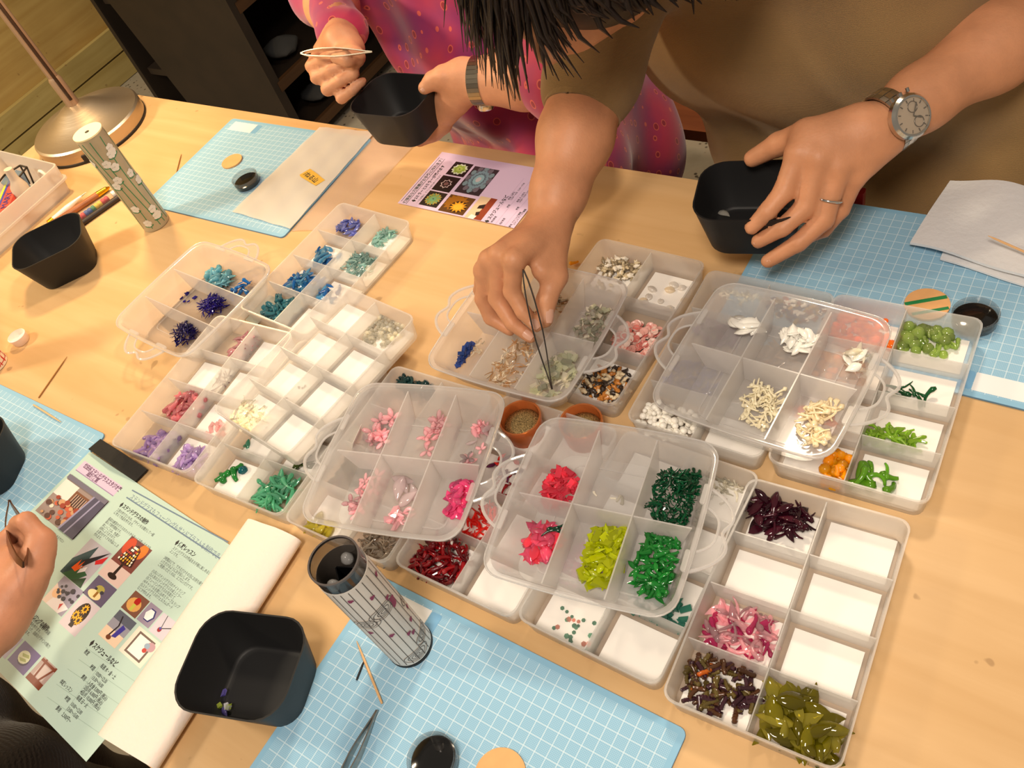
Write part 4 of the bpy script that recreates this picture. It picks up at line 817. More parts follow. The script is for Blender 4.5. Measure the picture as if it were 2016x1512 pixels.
# ================================================================ people
def sdf_mesh(prims, res, k=.006, disp=None, pad=.012):
    """polygonise a smooth union of tapered capsules (a, b, ra, rb, k) with naive surface nets"""
    A = np.array([p[0][:] for p in prims], np.float32); B = np.array([p[1][:] for p in prims], np.float32)
    ra = np.array([p[2] for p in prims], np.float32); rb = np.array([p[3] for p in prims], np.float32); kk = np.array([(p[4] if len(p) > 4 else k) for p in prims], np.float32)
    AB = B-A; L2 = (AB*AB).sum(1) + 1e-9
    rm = np.maximum(ra, rb)[:, None]
    lo = np.minimum(A-rm, B-rm).min(0)-pad; hi = np.maximum(A+rm, B+rm).max(0)+pad
    BS = 8; nb = np.ceil((hi-lo)/(res*BS)).astype(int)+1; n = nb*BS
    def f(X, sel):
        d = None
        for i in sel:
            v = X-A[i]; t = np.clip((v@AB[i])/L2[i], 0, 1); e = np.sqrt(((v-t[:, None]*AB[i])**2).sum(1)) - (ra[i]+(rb[i]-ra[i])*t)
            if d is None: d = e
            else:
                h = np.clip(.5+.5*(d-e)/kk[i], 0, 1); d = d*(1-h)+e*h - kk[i]*h*(1-h)
        if disp is not None: d = d + disp(X)
        return d
    allp = list(range(len(prims)))
    bi = np.stack(np.meshgrid(*[np.arange(q) for q in nb], indexing='ij'), -1).reshape(-1, 3)
    bc = (lo + (bi+.5)*BS*res).astype(np.float32); dc = f(bc, allp)
    grid = np.repeat(np.repeat(np.repeat(np.where(dc > 0, 1, -1).astype(np.float32).reshape(nb), BS, 0), BS, 1), BS, 2)
    R = .87*BS*res; act = np.where(np.abs(dc) < R*1.25+.004)[0]
    off = np.stack(np.meshgrid(*[np.arange(BS)]*3, indexing='ij'), -1).reshape(-1, 3)
    for b in act:
        c = bc[b]; v = c-A; t = np.clip((v*AB).sum(1)/L2, 0, 1); e = np.sqrt(((v-t[:, None]*AB)**2).sum(1)) - np.maximum(ra, rb)
        sel = np.where(e < R + .03 + kk)[0]
        if len(sel) == 0: continue
        X = (lo + (bi[b]*BS+off)*res).astype(np.float32); i, j, l = bi[b]*BS
        grid[i:i+BS, j:j+BS, l:l+BS] = f(X, sel).reshape(BS, BS, BS)
    s = grid < 0
    cell = np.zeros(tuple(n-1), np.int8)
    for dx in (0, 1):
        for dy in (0, 1):
            for dz in (0, 1): cell += s[dx:n[0]-1+dx, dy:n[1]-1+dy, dz:n[2]-1+dz]
    I = np.argwhere((cell > 0) & (cell < 8)); idx = -np.ones(tuple(n-1), np.int32); idx[I[:, 0], I[:, 1], I[:, 2]] = np.arange(len(I))
    acc = np.zeros((len(I), 3)); cnt = np.zeros(len(I))
    cor = [(0,0,0),(1,0,0),(0,1,0),(1,1,0),(0,0,1),(1,0,1),(0,1,1),(1,1,1)]
    for a, b in ((0,1),(2,3),(4,5),(6,7),(0,2),(1,3),(4,6),(5,7),(0,4),(1,5),(2,6),(3,7)):
        ca, cb = np.array(cor[a]), np.array(cor[b]); va = grid[tuple((I+ca).T)]; vb = grid[tuple((I+cb).T)]; m = (va < 0) != (vb < 0)
        t = np.where(m, va/(va-vb+1e-12), 0); t = np.clip(t, 0, 1); acc[m] += (ca + (cb-ca)*t[:, None])[m]; cnt[m] += 1
    V = lo + (I + acc/np.maximum(cnt, 1)[:, None])*res
    F = []
    for ax in range(3):
        u, v = (ax+1) % 3, (ax+2) % 3; sl0 = [slice(0, q-1) for q in n]; sl1 = list(sl0); sl1[ax] = slice(1, n[ax])
        E_ = np.argwhere(s[tuple(sl0)] != s[tuple(sl1)]); E_ = E_[(E_[:, u] > 0) & (E_[:, v] > 0)]
        eu = np.zeros(3, int); eu[u] = 1; ev = np.zeros(3, int); ev[v] = 1
        q = np.stack([idx[tuple((E_-eu-ev).T)], idx[tuple((E_-ev).T)], idx[tuple(E_.T)], idx[tuple((E_-eu).T)]], 1)
        fl = s[tuple(E_.T)]; q[~fl] = q[~fl][:, ::-1]; F.append(q[(q >= 0).all(1)])
    return V, np.concatenate(F)
def np_obj(name, V, F, mats, parent=None, origin=(0, 0, 0), **k):
    me = bpy.data.meshes.new(name); V = V - np.array(origin)
    me.vertices.add(len(V)); me.vertices.foreach_set('co', V.astype(np.float32).ravel()); me.loops.add(len(F)*4); me.loops.foreach_set('vertex_index', F.astype(np.int32).ravel())
    me.polygons.add(len(F)); me.polygons.foreach_set('loop_start', np.arange(len(F), dtype=np.int32)*4); me.polygons.foreach_set('use_smooth', np.ones(len(F), bool)); me.update(calc_edges=True); me.validate()
    me.materials.append(mats); o = bpy.data.objects.new(name, me); COL.objects.link(o); o.parent = parent
    if parent is None: o.location = origin
    return tag(o, **k)
def V3(q): return Vector(q) if not (isinstance(q, tuple) and len(q) == 3 and abs(q[0]) > 5) else P(*q)
def J(*q): return P(*q)
def hand_prims(wr, mcps, fingers, thumb, fs=1.0, kp=.010):
    """wr wrist centre, mcps four knuckles, fingers four chains from PIP on, thumb chain from CMC on"""
    pr = []; wr = Vector(wr); mc = [Vector(q) for q in mcps]; r = lambda q: q*fs
    across = (mc[3]-mc[0]).normalized()
    for i, q in enumerate(mc):
        w0 = wr + across*(i-1.5)*.0085*fs; pr.append((w0, q, r(.0165), r(.0115 if i < 3 else .0105), kp))
    pr.append((mc[0]*.6+wr*.4, mc[3]*.6+wr*.4, r(.013), r(.012), kp))
    for i, ch in enumerate(fingers):
        base = mc[i]; rad = [.0105, .0092, .0080, .0066] if i < 3 else [.0095, .0080, .0070, .0058]
        pts = [base] + [Vector(q) for q in ch]
        if len(pts) == 3: pts.insert(2, pts[1].lerp(pts[2], .58) + (pts[1]-pts[0]).normalized()*.004)
        for k in range(len(pts)-1): pr.append((pts[k], pts[k+1], r(rad[min(k, 3)]), r(rad[min(k+1, 3)]), .0025 if k else .005))
    tp = [Vector(q) for q in thumb]; rad = [.0165, .0125, .0105, .0082]
    for k in range(len(tp)-1): pr.append((tp[k], tp[k+1], r(rad[k]), r(rad[k+1]), .012 if k == 0 else .004))
    pr.append((tp[0], tp[1].lerp(mc[0], .35), r(.014), r(.010), .010))
    return pr
def arm_prims(wr, el, sh, fs=1.0):
    wr, el, sh = Vector(wr), Vector(el), Vector(sh); m = wr.lerp(el, .62)
    return [(wr, wr.lerp(el, .25), .0225*fs, .026*fs, .012), (wr.lerp(el, .25), m, .026*fs, .036*fs, .02), (m, el, .036*fs, .037*fs, .02), (el, sh, .038*fs, .048*fs, .02)]
def nail(parent, tip, prev, up, r, org, mt):
    tip, prev, up = Vector(tip), Vector(prev), Vector(up); d = (tip-prev).normalized(); u = (up-d*up.dot(d)).normalized(); s = d.cross(u); m = MB(); rings = []
    for k in range(5):
        t = k/4; w = r*.62*math.sin(PI*(.25+.6*t))**.5; c = tip - d*r*(1.15-1.55*t)
        rings.append([c + s*w*q + u*r*(1.06-.28*q*q-.12*t*t) for q in (-1, -.5, 0, .5, 1)])
    m.v = [tuple(v-Vector(org)) for g in rings for v in g]
    for i in range(4):
        for j in range(4): m.f.append((i*5+j, i*5+j+1, i*5+j+6, i*5+j+5))
    m.m = [0]*len(m.f); m.build('fingernail', mt, parent, True)
def skin_mat(name, rgb):
    m = mat(name, srgb(*rgb), .48, spec=.35, noise=.10, nscale=45, bump=.22, bscale=420, sss=.12); return m
nailm = mat('fingernail', srgb(214, 164, 140), .3, coat=.3)
tocam = lambda q: Vector(CAM) - Vector(q)
# ------------------------------------------------------------ person in the brown sweater
sk1 = skin_mat('skin_warm', (204, 144, 106))
R1w, R1e, R1s = J(1080, 446, .122), J(1163, 165, .182), Vector((-.050, .385, .300))
R1m = [J(1012, 512, .143), J(985, 500, .141), J(964, 512, .131), J(952, 532, .118)]
R1f = [[J(1008, 574, .114), J(1030, 614, .099), J(1056, 642, .087)], [J(978, 588, .098), J(1008, 636, .082), J(1044, 664, .070)], [J(951, 588, .088), J(966, 626, .070), J(1004, 650, .060)], [J(946, 572, .074), J(972, 604, .056)]]
R1t = [J(1086, 482, .118), J(1094, 544, .108), J(1076, 590, .098), J(1074, 630, .087)]
L1w, L1e, L1s = J(1716, 262, .136), J(2090, 0, .150), Vector((.30, .50, .30))
L1m = [J(1572, 300, .140), J(1612, 312, .136), J(1650, 330, .126), J(1682, 346, .112)]
L1f = [[J(1543, 378, .114), J(1511, 416, .104), J(1480, 448, .091)], [J(1584, 410, .099), J(1540, 448, .088), J(1493, 475, .074)], [J(1622, 432, .086), J(1572, 478, .070), J(1512, 514, .052)], [J(1655, 412, .082), J(1622, 452, .062), J(1585, 470, .050)]]
L1t = [J(1690, 250, .142), J(1590, 262, .146), J(1533, 284, .128), J(1482, 312, .110)]
torso1 = [((.05, .62, -.25), (.18, .62, -.25), .125, .125, .05), ((.045, .545, -.06), (.17, .545, -.06), .125, .125, .08), ((.0, .475, .14), (.16, .475, .14), .118, .118, .08), ((-.035, .40, .29), (.21, .42, .285), .068, .068, .08)]
torso1 = [(Vector(a), Vector(b), x, y, k) for a, b, x, y, k in torso1]
HC1 = Vector((-.008, .215, .372))
head1 = [(Vector((.06, .37, .33)), Vector((.02, .27, .36)), .052, .050, .03), (HC1+Vector((.02, .02, .02)), HC1+Vector((-.005, -.02, .0)), .070, .068, .03), (HC1+Vector((-.01, -.02, -.05)), HC1+Vector((.0, .03, -.075)), .055, .040, .03),
         (HC1+Vector((-.012, -.065, -.085)), HC1+Vector((-.010, -.045, -.065)), .010, .014, .012), (HC1+Vector((.085, .0, -.01)), HC1+Vector((.085, .015, -.025)), .012, .009, .008), (HC1+Vector((-.098, .01, -.005)), HC1+Vector((-.096, .025, -.02)), .012, .009, .008)]
prims = [(a, b, x-.018, y-.018, k) for a, b, x, y, k in torso1] + head1 + arm_prims(R1w, R1e, R1s, .95) + hand_prims(R1w, R1m, R1f, R1t, .90) + arm_prims(L1w, L1e, L1s, 1.0) + hand_prims(L1w, L1m, L1f, L1t, 1.04)
V, F = sdf_mesh(prims, .0030)
p1 = np_obj('person', V, F, sk1, None, (.08, .60, -.27), label='person in a brown knit sweater bending over the trays with tweezers and cup', cat='person')
O1 = Vector((.08, .60, -.27))
for ch, up in ((R1f[0], None), (R1f[1], None), (L1f[0], None), (L1f[1], None), (L1f[2], None), (R1t, Vector((1, .1, .6)))):
    r = .0066*.98 if ch is not R1t else .0082; u = up if up else tocam(ch[-1]) + Vector((0, 0, .1)); nail(p1, ch[-1], ch[-2], u, r, O1, nailm)
def knit(name, rgb, sc=700, stretch=(1, 1, 1), col2=None):
    m, n, l = nt(name); b = n['Principled BSDF']; b.inputs['Roughness'].default_value = .9; b.inputs['Sheen Weight'].default_value = .25; b.inputs['Specular IOR Level'].default_value = .15
    tc = n.new('ShaderNodeTexCoord'); mp = n.new('ShaderNodeMapping'); mp.inputs['Scale'].default_value = stretch; l.new(tc.outputs['Object'], mp.inputs[0])
    w = n.new('ShaderNodeTexWave'); w.inputs['Scale'].default_value = sc/6; w.inputs['Distortion'].default_value = 3.0; w.inputs['Detail'].default_value = 2; w.inputs['Detail Scale'].default_value = 3; w.bands_direction = 'Z'; l.new(mp.outputs[0], w.inputs['Vector'])
    t = n.new('ShaderNodeTexNoise'); t.inputs['Scale'].default_value = 9; t.inputs['Detail'].default_value = 3; l.new(tc.outputs['Object'], t.inputs['Vector'])
    r = n.new('ShaderNodeValToRGB'); c = srgb(*rgb); r.color_ramp.elements[0].position = .3; r.color_ramp.elements[1].position = .75
    r.color_ramp.elements[0].color = (*[q*.82 for q in c], 1); r.color_ramp.elements[1].color = (*[min(1, q*1.15) for q in c], 1); l.new(t.outputs['Fac'], r.inputs[0])
    mx = n.new('ShaderNodeMixRGB'); mx.blend_type = 'MULTIPLY'; mx.inputs[0].default_value = .18; l.new(r.outputs[0], mx.inputs[1]); l.new(w.outputs['Color'], mx.inputs[2]); l.new(mx.outputs[0], b.inputs['Base Color'])
    bp = n.new('ShaderNodeBump'); bp.inputs['Strength'].default_value = .35; bp.inputs['Distance'].default_value = .0012; l.new(w.outputs['Fac'], bp.inputs['Height']); l.new(bp.outputs[0], b.inputs['Normal']); return m
brown = knit('brown_knit', (158, 126, 82), 1900)
def folds(X, s=1.0):
    return s*(.0045*np.sin(X[:, 2]*34 + X[:, 0]*12 + 2*np.sin(X[:, 0]*17)) * np.clip((.12-X[:, 2])*4, .15, 1) + .003*np.sin(X[:, 0]*42 + X[:, 2]*21))
cuff = R1w.lerp(R1e, .93)
sw = [(a, b, x, y, k) for a, b, x, y, k in torso1] + [(cuff, R1e, .036, .040, .02), (R1e, R1s, .044, .060, .03), (L1e + Vector((.01, .02, .01)), L1s, .058, .066, .03),
      (Vector((.20, .50, -.10)), Vector((.30, .47, -.03)), .075, .055, .04), (Vector((.22, .56, -.16)), Vector((.38, .50, -.10)), .07, .06, .04), (Vector((.02, .34, .335)), Vector((.10, .37, .34)), .055, .055, .03), (Vector((.24, .52, .06)), Vector((.42, .56, .04)), .09, .07, .05)]
V, F = sdf_mesh(sw, .006, disp=folds)
np_obj('sweater', V, F, brown, p1, O1, label='loose brown knit sweater')
m = MB(); d = (cuff-R1e).normalized(); m.tube([cuff - d*.012, cuff - d*.004, cuff + d*.010, cuff + d*.022, cuff + d*.024, cuff+d*.018], [.039, .0405, .0400, .0385, .036, .033], 40); m.v = [tuple(Vector(v)-O1) for v in m.v]
m.build('sleeve_cuff', knit('rib_knit', (164, 132, 86), 400, (1, 1, .2)), p1, True, 60)
# hair: strands hanging from the bowed head
rs = random.Random(11); hm = MB()
hair = mat('dark_hair', srgb(27, 18, 14), .42, spec=.3, noise=.4, nscale=40)
crown = Vector((.25, .35, .9)).normalized()
for k in range(950):
    a = rs.uniform(0, 2*PI); e1 = rs.uniform(-.35, .25)
    lob = .5+.5*math.sin(a*3+1); pts = []; jit = rs.uniform(-.10, .10); lift = rs.uniform(.000, .012)
    for q in range(6):
        t = q/5; aa = a + jit*t; e = 1.35*(1-t) + e1*t
        u = Vector((math.cos(aa)*math.cos(e), math.sin(aa)*math.cos(e), math.sin(e))); pts.append(HC1 + Vector((.010, .012, .008)) + Vector((u.x*(.102+lift), u.y*(.112+lift), u.z*(.100+lift))))
    out = Vector((math.cos(a), math.sin(a), 0)); side_ = 1 if out.x < .15 else .55
    Ln = (rs.uniform(.015, .05) + .045*lob)*side_; dx = Vector((-.02, 0, 0)) if out.x < 0 else Vector((.012, .01, 0)); sw_ = Vector((rs.uniform(-.010, .010), rs.uniform(-.010, .010), 0))
    p_ = pts[-1]; pts += [p_ + out*.004 + dx*.3 + sw_*.4 + Vector((0, 0, -.5*Ln)), p_ + dx*.8 + sw_ + Vector((0, 0, -Ln))]
    hm.tube(pts, [.0016, .0034, .0040, .0040, .0036, .0030, .0022, .0004], 4, 0, .45)
V, F = sdf_mesh([(HC1+Vector((.012, .02, .008)), HC1+Vector((.008, -.005, .008)), .094, .094, .03)], .006)
np_obj('hair_cap', V, F, hair, p1, O1)
hm.v = [tuple(Vector(v)-O1) for v in hm.v]; hm.build('hair', hair, p1, True, kind='stuff', label='dark loose hair hanging forward')
# things held or worn by that person
cup((.109, .232, .046), .25, 'black cup held above the table with one clear leaf inside', h=.054)
o = bpy.data.objects.new('glass_leaf', variant('bigleaf', clr)); COL.objects.link(o); o.location = P(1424, 420, .0525); o.scale = (.017,)*3; o.rotation_euler = (0, 0, .2); tag(o, 'single clear glass leaf inside the held cup', 'glass piece')
tipp = P(1087, 766, .044); tail = P(1030, 531, .146)
tweezers(tail, tipp, .0050, (RW[0][0], RW[0][1], RW[0][2]), 'dark steel tweezers pinched between fingers, tips in the clear shards', steel_d, .0042)
def band(center, axis, rx, ry, u, w, th, mt, parent_fn, n=44, links=True):
    pass
def watch(c, axis, face, rad, label, face_r, dial_col, links=26, metal=steel, w=.016, thin=False, ry=None):
    axis = Vector(axis).normalized(); face = Vector(face); face = (face - axis*face.dot(axis)).normalized(); side = axis.cross(face); ry = ry or rad
    o = empty('wristwatch', tuple(c), 0, label, 'watch', 'steel wristwatches')
    for k in range(links):
        a = 2*PI*(k+.5)/links
        if abs(math.atan2(math.sin(a), math.cos(a))) < (.42 if face_r > .012 else .3): continue
        p = face*math.cos(a)*ry + side*math.sin(a)*rad; nrm = (face*math.cos(a)/ry + side*math.sin(a)/rad).normalized(); tg = axis.cross(nrm); L = 2*PI*rad/links*.94
        R = Matrix((tg, axis, nrm)).transposed(); MB().box((0, 0, 0), (L, w, .0022), 0, R).build('strap_link', metal, o, loc=p)
        if not thin: MB().box((0, 0, 0), (L*.96, w*.36, .0028), 0, R).build('strap_link', mat('polished_link', srgb(206, 202, 194), .16, metal=1.0), o, loc=p)
    R = Matrix((side, axis, face)).transposed().to_4x4(); fr = R.to_euler(); base = face*(ry-.001)
    MB().lathe([(face_r*1.0, 0), (face_r*1.18, .001), (face_r*1.18, .006), (face_r*1.05, .0085), (face_r*.95, .0088), (face_r*.93, .0075), (.0, .0075)], 40).build('watch_case', mat('watch_case_steel', srgb(210, 206, 198), .18, metal=1.0), o, True, 35, loc=base, rot=fr)
    d = MB().lathe([(face_r*.93, .0072), (face_r*.93, .0078), (0, .0078)], 40).build('watch_dial', mat('dial_' + str(dial_col[0]), srgb(*dial_col), .3, metal=.3), o, True, 35, loc=base, rot=fr)
    if face_r > .012:
        for xx, yy in ((-.42, .18), (.42, .18)): MB().lathe([(face_r*.30, .0079), (face_r*.30, .0083), (face_r*.26, .0083), (face_r*.26, .0079)], 24, axis_loc=(0, 0, 0), cap0=False, cap1=False).build('subdial_ring', mat('subdial_grey', srgb(128, 120, 110), .3, metal=.6), d, True, loc=(face_r*xx, face_r*yy, 0))
        for k in range(12):
            a = 2*PI*k/12; MB().box((face_r*.8*math.cos(a), face_r*.8*math.sin(a), .0081), (face_r*.16, face_r*.05, .0004), 0, Matrix.Rotation(a, 3, 'Z')).build('hour_mark', MATS['subdial_grey'], d)
        for a, L in ((.9, .5), (2.4, .7)): MB().box((face_r*L/2*math.cos(a), face_r*L/2*math.sin(a), .0086), (face_r*L, face_r*.06, .0003), 0, Matrix.Rotation(a, 3, 'Z')).build('watch_hand', MATS['subdial_grey'], d)
        for yy in (-.5, 0, .5): MB().tube([(-face_r*1.15, face_r*yy, .004), (-face_r*1.36, face_r*yy*1.05, .004)], .0016 if yy else .0022, 10).build('crown' if yy == 0 else 'pusher', steel, o, True, 40, loc=base, rot=fr)
    MB().lathe([(face_r*.95, .0088), (face_r*.6, .0096), (0, .0099)], 32, cap0=False).build('crystal', plastic('watch_crystal', (.2, .2, .2), .95, .02, (1, 1, 1)), o, True, loc=base, rot=fr)
    return o
wl = L1w.lerp(L1e, .085)
watch(wl, L1e-L1w, P(1765, 258, .16) - wl, .0275, 'steel chronograph watch on the wrist beside the held cup', .0165, (196, 178, 156), 24, ry=.0262)
ra_ = L1m[2].lerp(L1f[2][0], .60); rdir = (L1f[2][0]-L1m[2]).normalized(); ro = MB()
ax1 = rdir.orthogonal().normalized(); ax2 = rdir.cross(ax1)
ro.tube([(ax1*math.cos(t)+ax2*math.sin(t))*.0108 for t in [2*PI*k/28 for k in range(29)]], .0013, 8)
ro.build('finger_ring', mat('silver', srgb(222, 220, 214), .12, metal=1.0), None, True, 60, 'plain silver ring on the hand holding the cup', 'ring', loc=ra_)
# ------------------------------------------------------------ person in the pink dress
sk2 = skin_mat('skin_rosy', (206, 148, 112))
R2w, R2e, R2s = J(678, 88, .158), J(640, -30, .150), Vector((-.66, .50, .33))
R2m = [J(634, 98, .146), J(644, 110, .137), J(658, 122, .128), J(674, 134, .120)]
R2f = [[J(614, 131, .152), J(640, 116, .163), J(664, 103, .168)], [J(624, 153, .142), J(654, 138, .152), J(682, 127, .156)], [J(645, 176, .131), J(672, 158, .142), J(698, 146, .146)], [J(672, 193, .121), J(696, 176, .130), J(714, 160, .134)]]
R2t = [J(686, 96, .156), J(700, 112, .164), J(684, 116, .171), J(662, 114, .173)]
L2w, L2e, L2s = J(916, 160, .124), J(1105, 150, .120), Vector((-.28, .50, .33))
L2m = [J(874, 188, .104), J(878, 203, .094), J(881, 216, .084), J(886, 226, .075)]
L2f = [[J(858, 236, .070), J(832, 258, .060), J(800, 268, .057)], [J(866, 244, .062), J(842, 266, .053), J(812, 277, .050)], [J(872, 248, .056), J(850, 268, .047), J(826, 280, .044)], [J(876, 250, .050), J(848, 274, .040)]]
L2t = [J(905, 150, .130), J(872, 150, .138), J(852, 158, .134), J(836, 173, .128)]
torso2 = [((-.50, .66, -.25), (-.34, .66, -.25), .135, .135, .05), ((-.52, .61, -.05), (-.36, .61, -.05), .125, .125, .08), ((-.54, .58, .14), (-.38, .58, .14), .115, .115, .08), ((-.62, .55, .29), (-.32, .55, .29), .062, .062, .08)]
torso2 = [(Vector(a), Vector(b), x, y, k) for a, b, x, y, k in torso2]; HC2 = Vector((-.46, .46, .50))
head2 = [(Vector((-.47, .54, .33)), Vector((-.465, .50, .42)), .050, .048, .03), (HC2+Vector((0, .01, .03)), HC2+Vector((0, -.02, .0)), .080, .078, .03), (HC2+Vector((0, -.03, -.05)), HC2+Vector((0, .0, -.07)), .052, .04, .03), (HC2+Vector((0, -.10, -.02)), HC2+Vector((0, -.085, .0)), .011, .012, .012)]
prims = [(a, b, x-.02, y-.02, k) for a, b, x, y, k in torso2] + head2 + arm_prims(R2w, R2e, R2s, .95) + hand_prims(R2w, R2m, R2f, R2t, .92) + arm_prims(L2w, L2e, L2s, .92) + hand_prims(L2w, L2m, L2f, L2t, 1.0)
V, F = sdf_mesh(prims, .0034)
O2 = Vector((-.43, .64, -.27)); p2 = np_obj('person', V, F, sk2, None, tuple(O2), label='person in a pink paisley dress holding tweezers and a black cup', cat='person')
nail(p2, L2t[-1], L2t[-2], tocam(L2t[-1]), .0082, O2, nailm)
def dress_mat():
    m, n, l = nt('pink_paisley'); b = n['Principled BSDF']; b.inputs['Roughness'].default_value = .75; b.inputs['Sheen Weight'].default_value = .3
    tc = n.new('ShaderNodeTexCoord'); mp = n.new('ShaderNodeMapping'); mp.inputs['Rotation'].default_value = (.6, .2, .5); mp.inputs['Scale'].default_value = (1, 1, .8); l.new(tc.outputs['Object'], mp.inputs[0])
    t = n.new('ShaderNodeTexNoise'); t.inputs['Scale'].default_value = 10; t.inputs['Detail'].default_value = 3; l.new(tc.outputs['Object'], t.inputs['Vector'])
    r = n.new('ShaderNodeValToRGB'); r.color_ramp.elements[0].position = .36; r.color_ramp.elements[1].position = .62
    r.color_ramp.elements[0].color = (*srgb(136, 34, 104), 1); r.color_ramp.elements[1].color = (*srgb(186, 42, 82), 1); l.new(t.outputs['Fac'], r.inputs[0])
    v = n.new('ShaderNodeTexVoronoi'); v.inputs['Scale'].default_value = 46; v.inputs['Randomness'].default_value = .3; l.new(mp.outputs[0], v.inputs['Vector'])
    rr = n.new('ShaderNodeValToRGB'); rr.color_ramp.interpolation = 'CONSTANT'; e = rr.color_ramp.elements; e[0].position = 0; e[0].color = (*srgb(150, 24, 52), 1); e[1].position = .19; e[1].color = (*srgb(214, 92, 84), 1); q = e.new(.25); q.color = (0, 0, 0, 1); l.new(v.outputs['Distance'], rr.inputs[0])
    msk = mth(n, l, 'LESS_THAN', v.outputs['Distance'], .25); mx = n.new('ShaderNodeMixRGB'); l.new(msk, mx.inputs[0]); l.new(r.outputs[0], mx.inputs[1]); l.new(rr.outputs[0], mx.inputs[2])
    v2 = n.new('ShaderNodeTexVoronoi'); v2.inputs['Scale'].default_value = 9; mp2 = n.new('ShaderNodeMapping'); mp2.inputs['Scale'].default_value = (1, 1, .5); l.new(tc.outputs['Object'], mp2.inputs[0]); l.new(mp2.outputs[0], v2.inputs['Vector'])
    m2 = mth(n, l, 'LESS_THAN', mth(n, l, 'ABSOLUTE', mth(n, l, 'SUBTRACT', v2.outputs['Distance'], .16)), .012); mx2 = n.new('ShaderNodeMixRGB'); l.new(m2, mx2.inputs[0]); l.new(mx.outputs[0], mx2.inputs[1]); mx2.inputs[2].default_value = (*srgb(210, 96, 90), 1)
    l.new(mx2.outputs[0], b.inputs['Base Color']); return m
dm = dress_mat()
d2 = torso2 + [(R2w.lerp(R2e, .22), R2e, .033, .044, .02), (R2e, R2s, .048, .060, .03), (L2w.lerp(L2e, .86), L2e, .044, .048, .02), (L2e, L2s, .052, .064, .03), (Vector((-.40, .60, -.22)), Vector((-.28, .47, -.14)), .11, .085, .06), (Vector((-.38, .60, -.22)), Vector((-.28, .49, -.15)), .11, .075, .06), (Vector((-.48, .55, .02)), Vector((-.40, .50, .0)), .09, .09, .06)]
V, F = sdf_mesh(d2, .006, disp=lambda X: .005*np.sin(X[:, 0]*38 + 9*X[:, 2] + 2*np.sin(X[:, 2]*14)) + .003*np.sin(X[:, 0]*71+X[:, 1]*30))
np_obj('dress', V, F, dm, p2, O2, label='pink and purple paisley dress')
V, F = sdf_mesh([(HC2+Vector((0, .025, .04)), HC2+Vector((0, .0, .02)), .09, .085, .03), (HC2+Vector((0, .05, .0)), HC2+Vector((0, .08, -.09)), .07, .05, .03)], .008); np_obj('hair', V, F, hair, p2, O2)
cup((-.367, .281, .066), .05, 'black cup held by the person in the pink dress')
tweezers(P(594, 106, .178), P(733, 102, .182), .0060, (-RW[1][0], -RW[1][1], -RW[1][2]), 'bright steel tweezers in the fist of the person in pink', mat('bright_steel', srgb(226, 218, 204), .25, metal=1.0), .0046)
wl2 = L2w.lerp(L2e, .17)
watch(wl2, L2e-L2w, Vector((.25, -.15, -1.0)), .0285, 'narrow steel bracelet watch on the arm in the pink sleeve', .009, (150, 140, 128), 34, mat('aged_steel', srgb(170, 158, 138), .25, metal=1.0), .015, True, ry=.0270)
# ------------------------------------------------------------ person at the edge with tweezers over the leaflet
sk3 = skin_mat('skin_tan', (196, 136, 104))
W3, E3, S3 = J(6, 1216, .058), J(-190, 1420, .075), Vector((-.62, -.78, .30))
M3 = [J(84, 1064, .078), J(82, 1088, .074), J(76, 1120, .066), J(66, 1150, .056)]
F3 = [[J(52, 1026, .092), J(36, 1030, .084), J(26, 1044, .074)], [J(52, 1044, .074), J(38, 1044, .066), J(22, 1052, .058)], [J(52, 1060, .060), J(24, 1068, .050), J(8, 1084, .046)], [J(44, 1088, .050), J(14, 1100, .042)]]
T3 = [J(12, 1170, .066), J(-8, 1110, .072), J(2, 1074, .074), J(22, 1052, .076)]
torso3 = [((-.68, -.95, -.25), (-.52, -.95, -.25), .125, .125, .05), ((-.68, -.93, -.03), (-.52, -.93, -.03), .115, .115, .08), ((-.69, -.90, .15), (-.51, -.90, .15), .11, .11, .08), ((-.74, -.86, .28), (-.46, -.86, .28), .062, .062, .08)]
torso3 = [(Vector(a), Vector(b), x, y, k) for a, b, x, y, k in torso3]; HC3 = Vector((-.6, -.84, .50)); S3 = Vector((-.46, -.86, .28))
head3 = [(Vector((-.6, -.87, .32)), Vector((-.6, -.86, .42)), .05, .048, .03), (HC3+Vector((0, -.01, .03)), HC3+Vector((0, .02, 0)), .08, .078, .03), (HC3+Vector((0, .03, -.05)), HC3+Vector((0, 0, -.07)), .052, .04, .03), (HC3+Vector((0, .10, -.02)), HC3+Vector((0, .085, 0)), .011, .012, .012)]
E3 = W3 + (E3-W3).normalized()*.25
prims = [(a, b, x-.02, y-.02, k) for a, b, x, y, k in torso3] + head3 + arm_prims(W3, E3, S3, .95) + hand_prims(W3, M3, F3, T3, .98)
V, F = sdf_mesh(prims, .0034); O3 = Vector((-.6, -.94, -.27))
p3 = np_obj('person', V, F, sk3, None, tuple(O3), label='person at the table corner whose hand holds tweezers over the green leaflet', cat='person')
charcoal = knit('charcoal_cloth', (52, 42, 34), 500)
d3 = torso3 + [(W3.lerp(E3, .75), E3, .05, .055, .02), (E3, S3, .056, .065, .03), (Vector((-.66, -.92, -.25)), Vector((-.62, -.60, -.22)), .10, .08, .05), (Vector((-.54, -.92, -.25)), Vector((-.46, -.60, -.22)), .10, .08, .05), (Vector((-.46, -.60, -.24)), Vector((-.46, -.58, -.62)), .075, .06, .05), (Vector((-.62, -.60, -.24)), Vector((-.62, -.58, -.62)), .075, .06, .05)]
V, F = sdf_mesh(d3, .008, disp=folds); np_obj('clothes', V, F, charcoal, p3, O3)
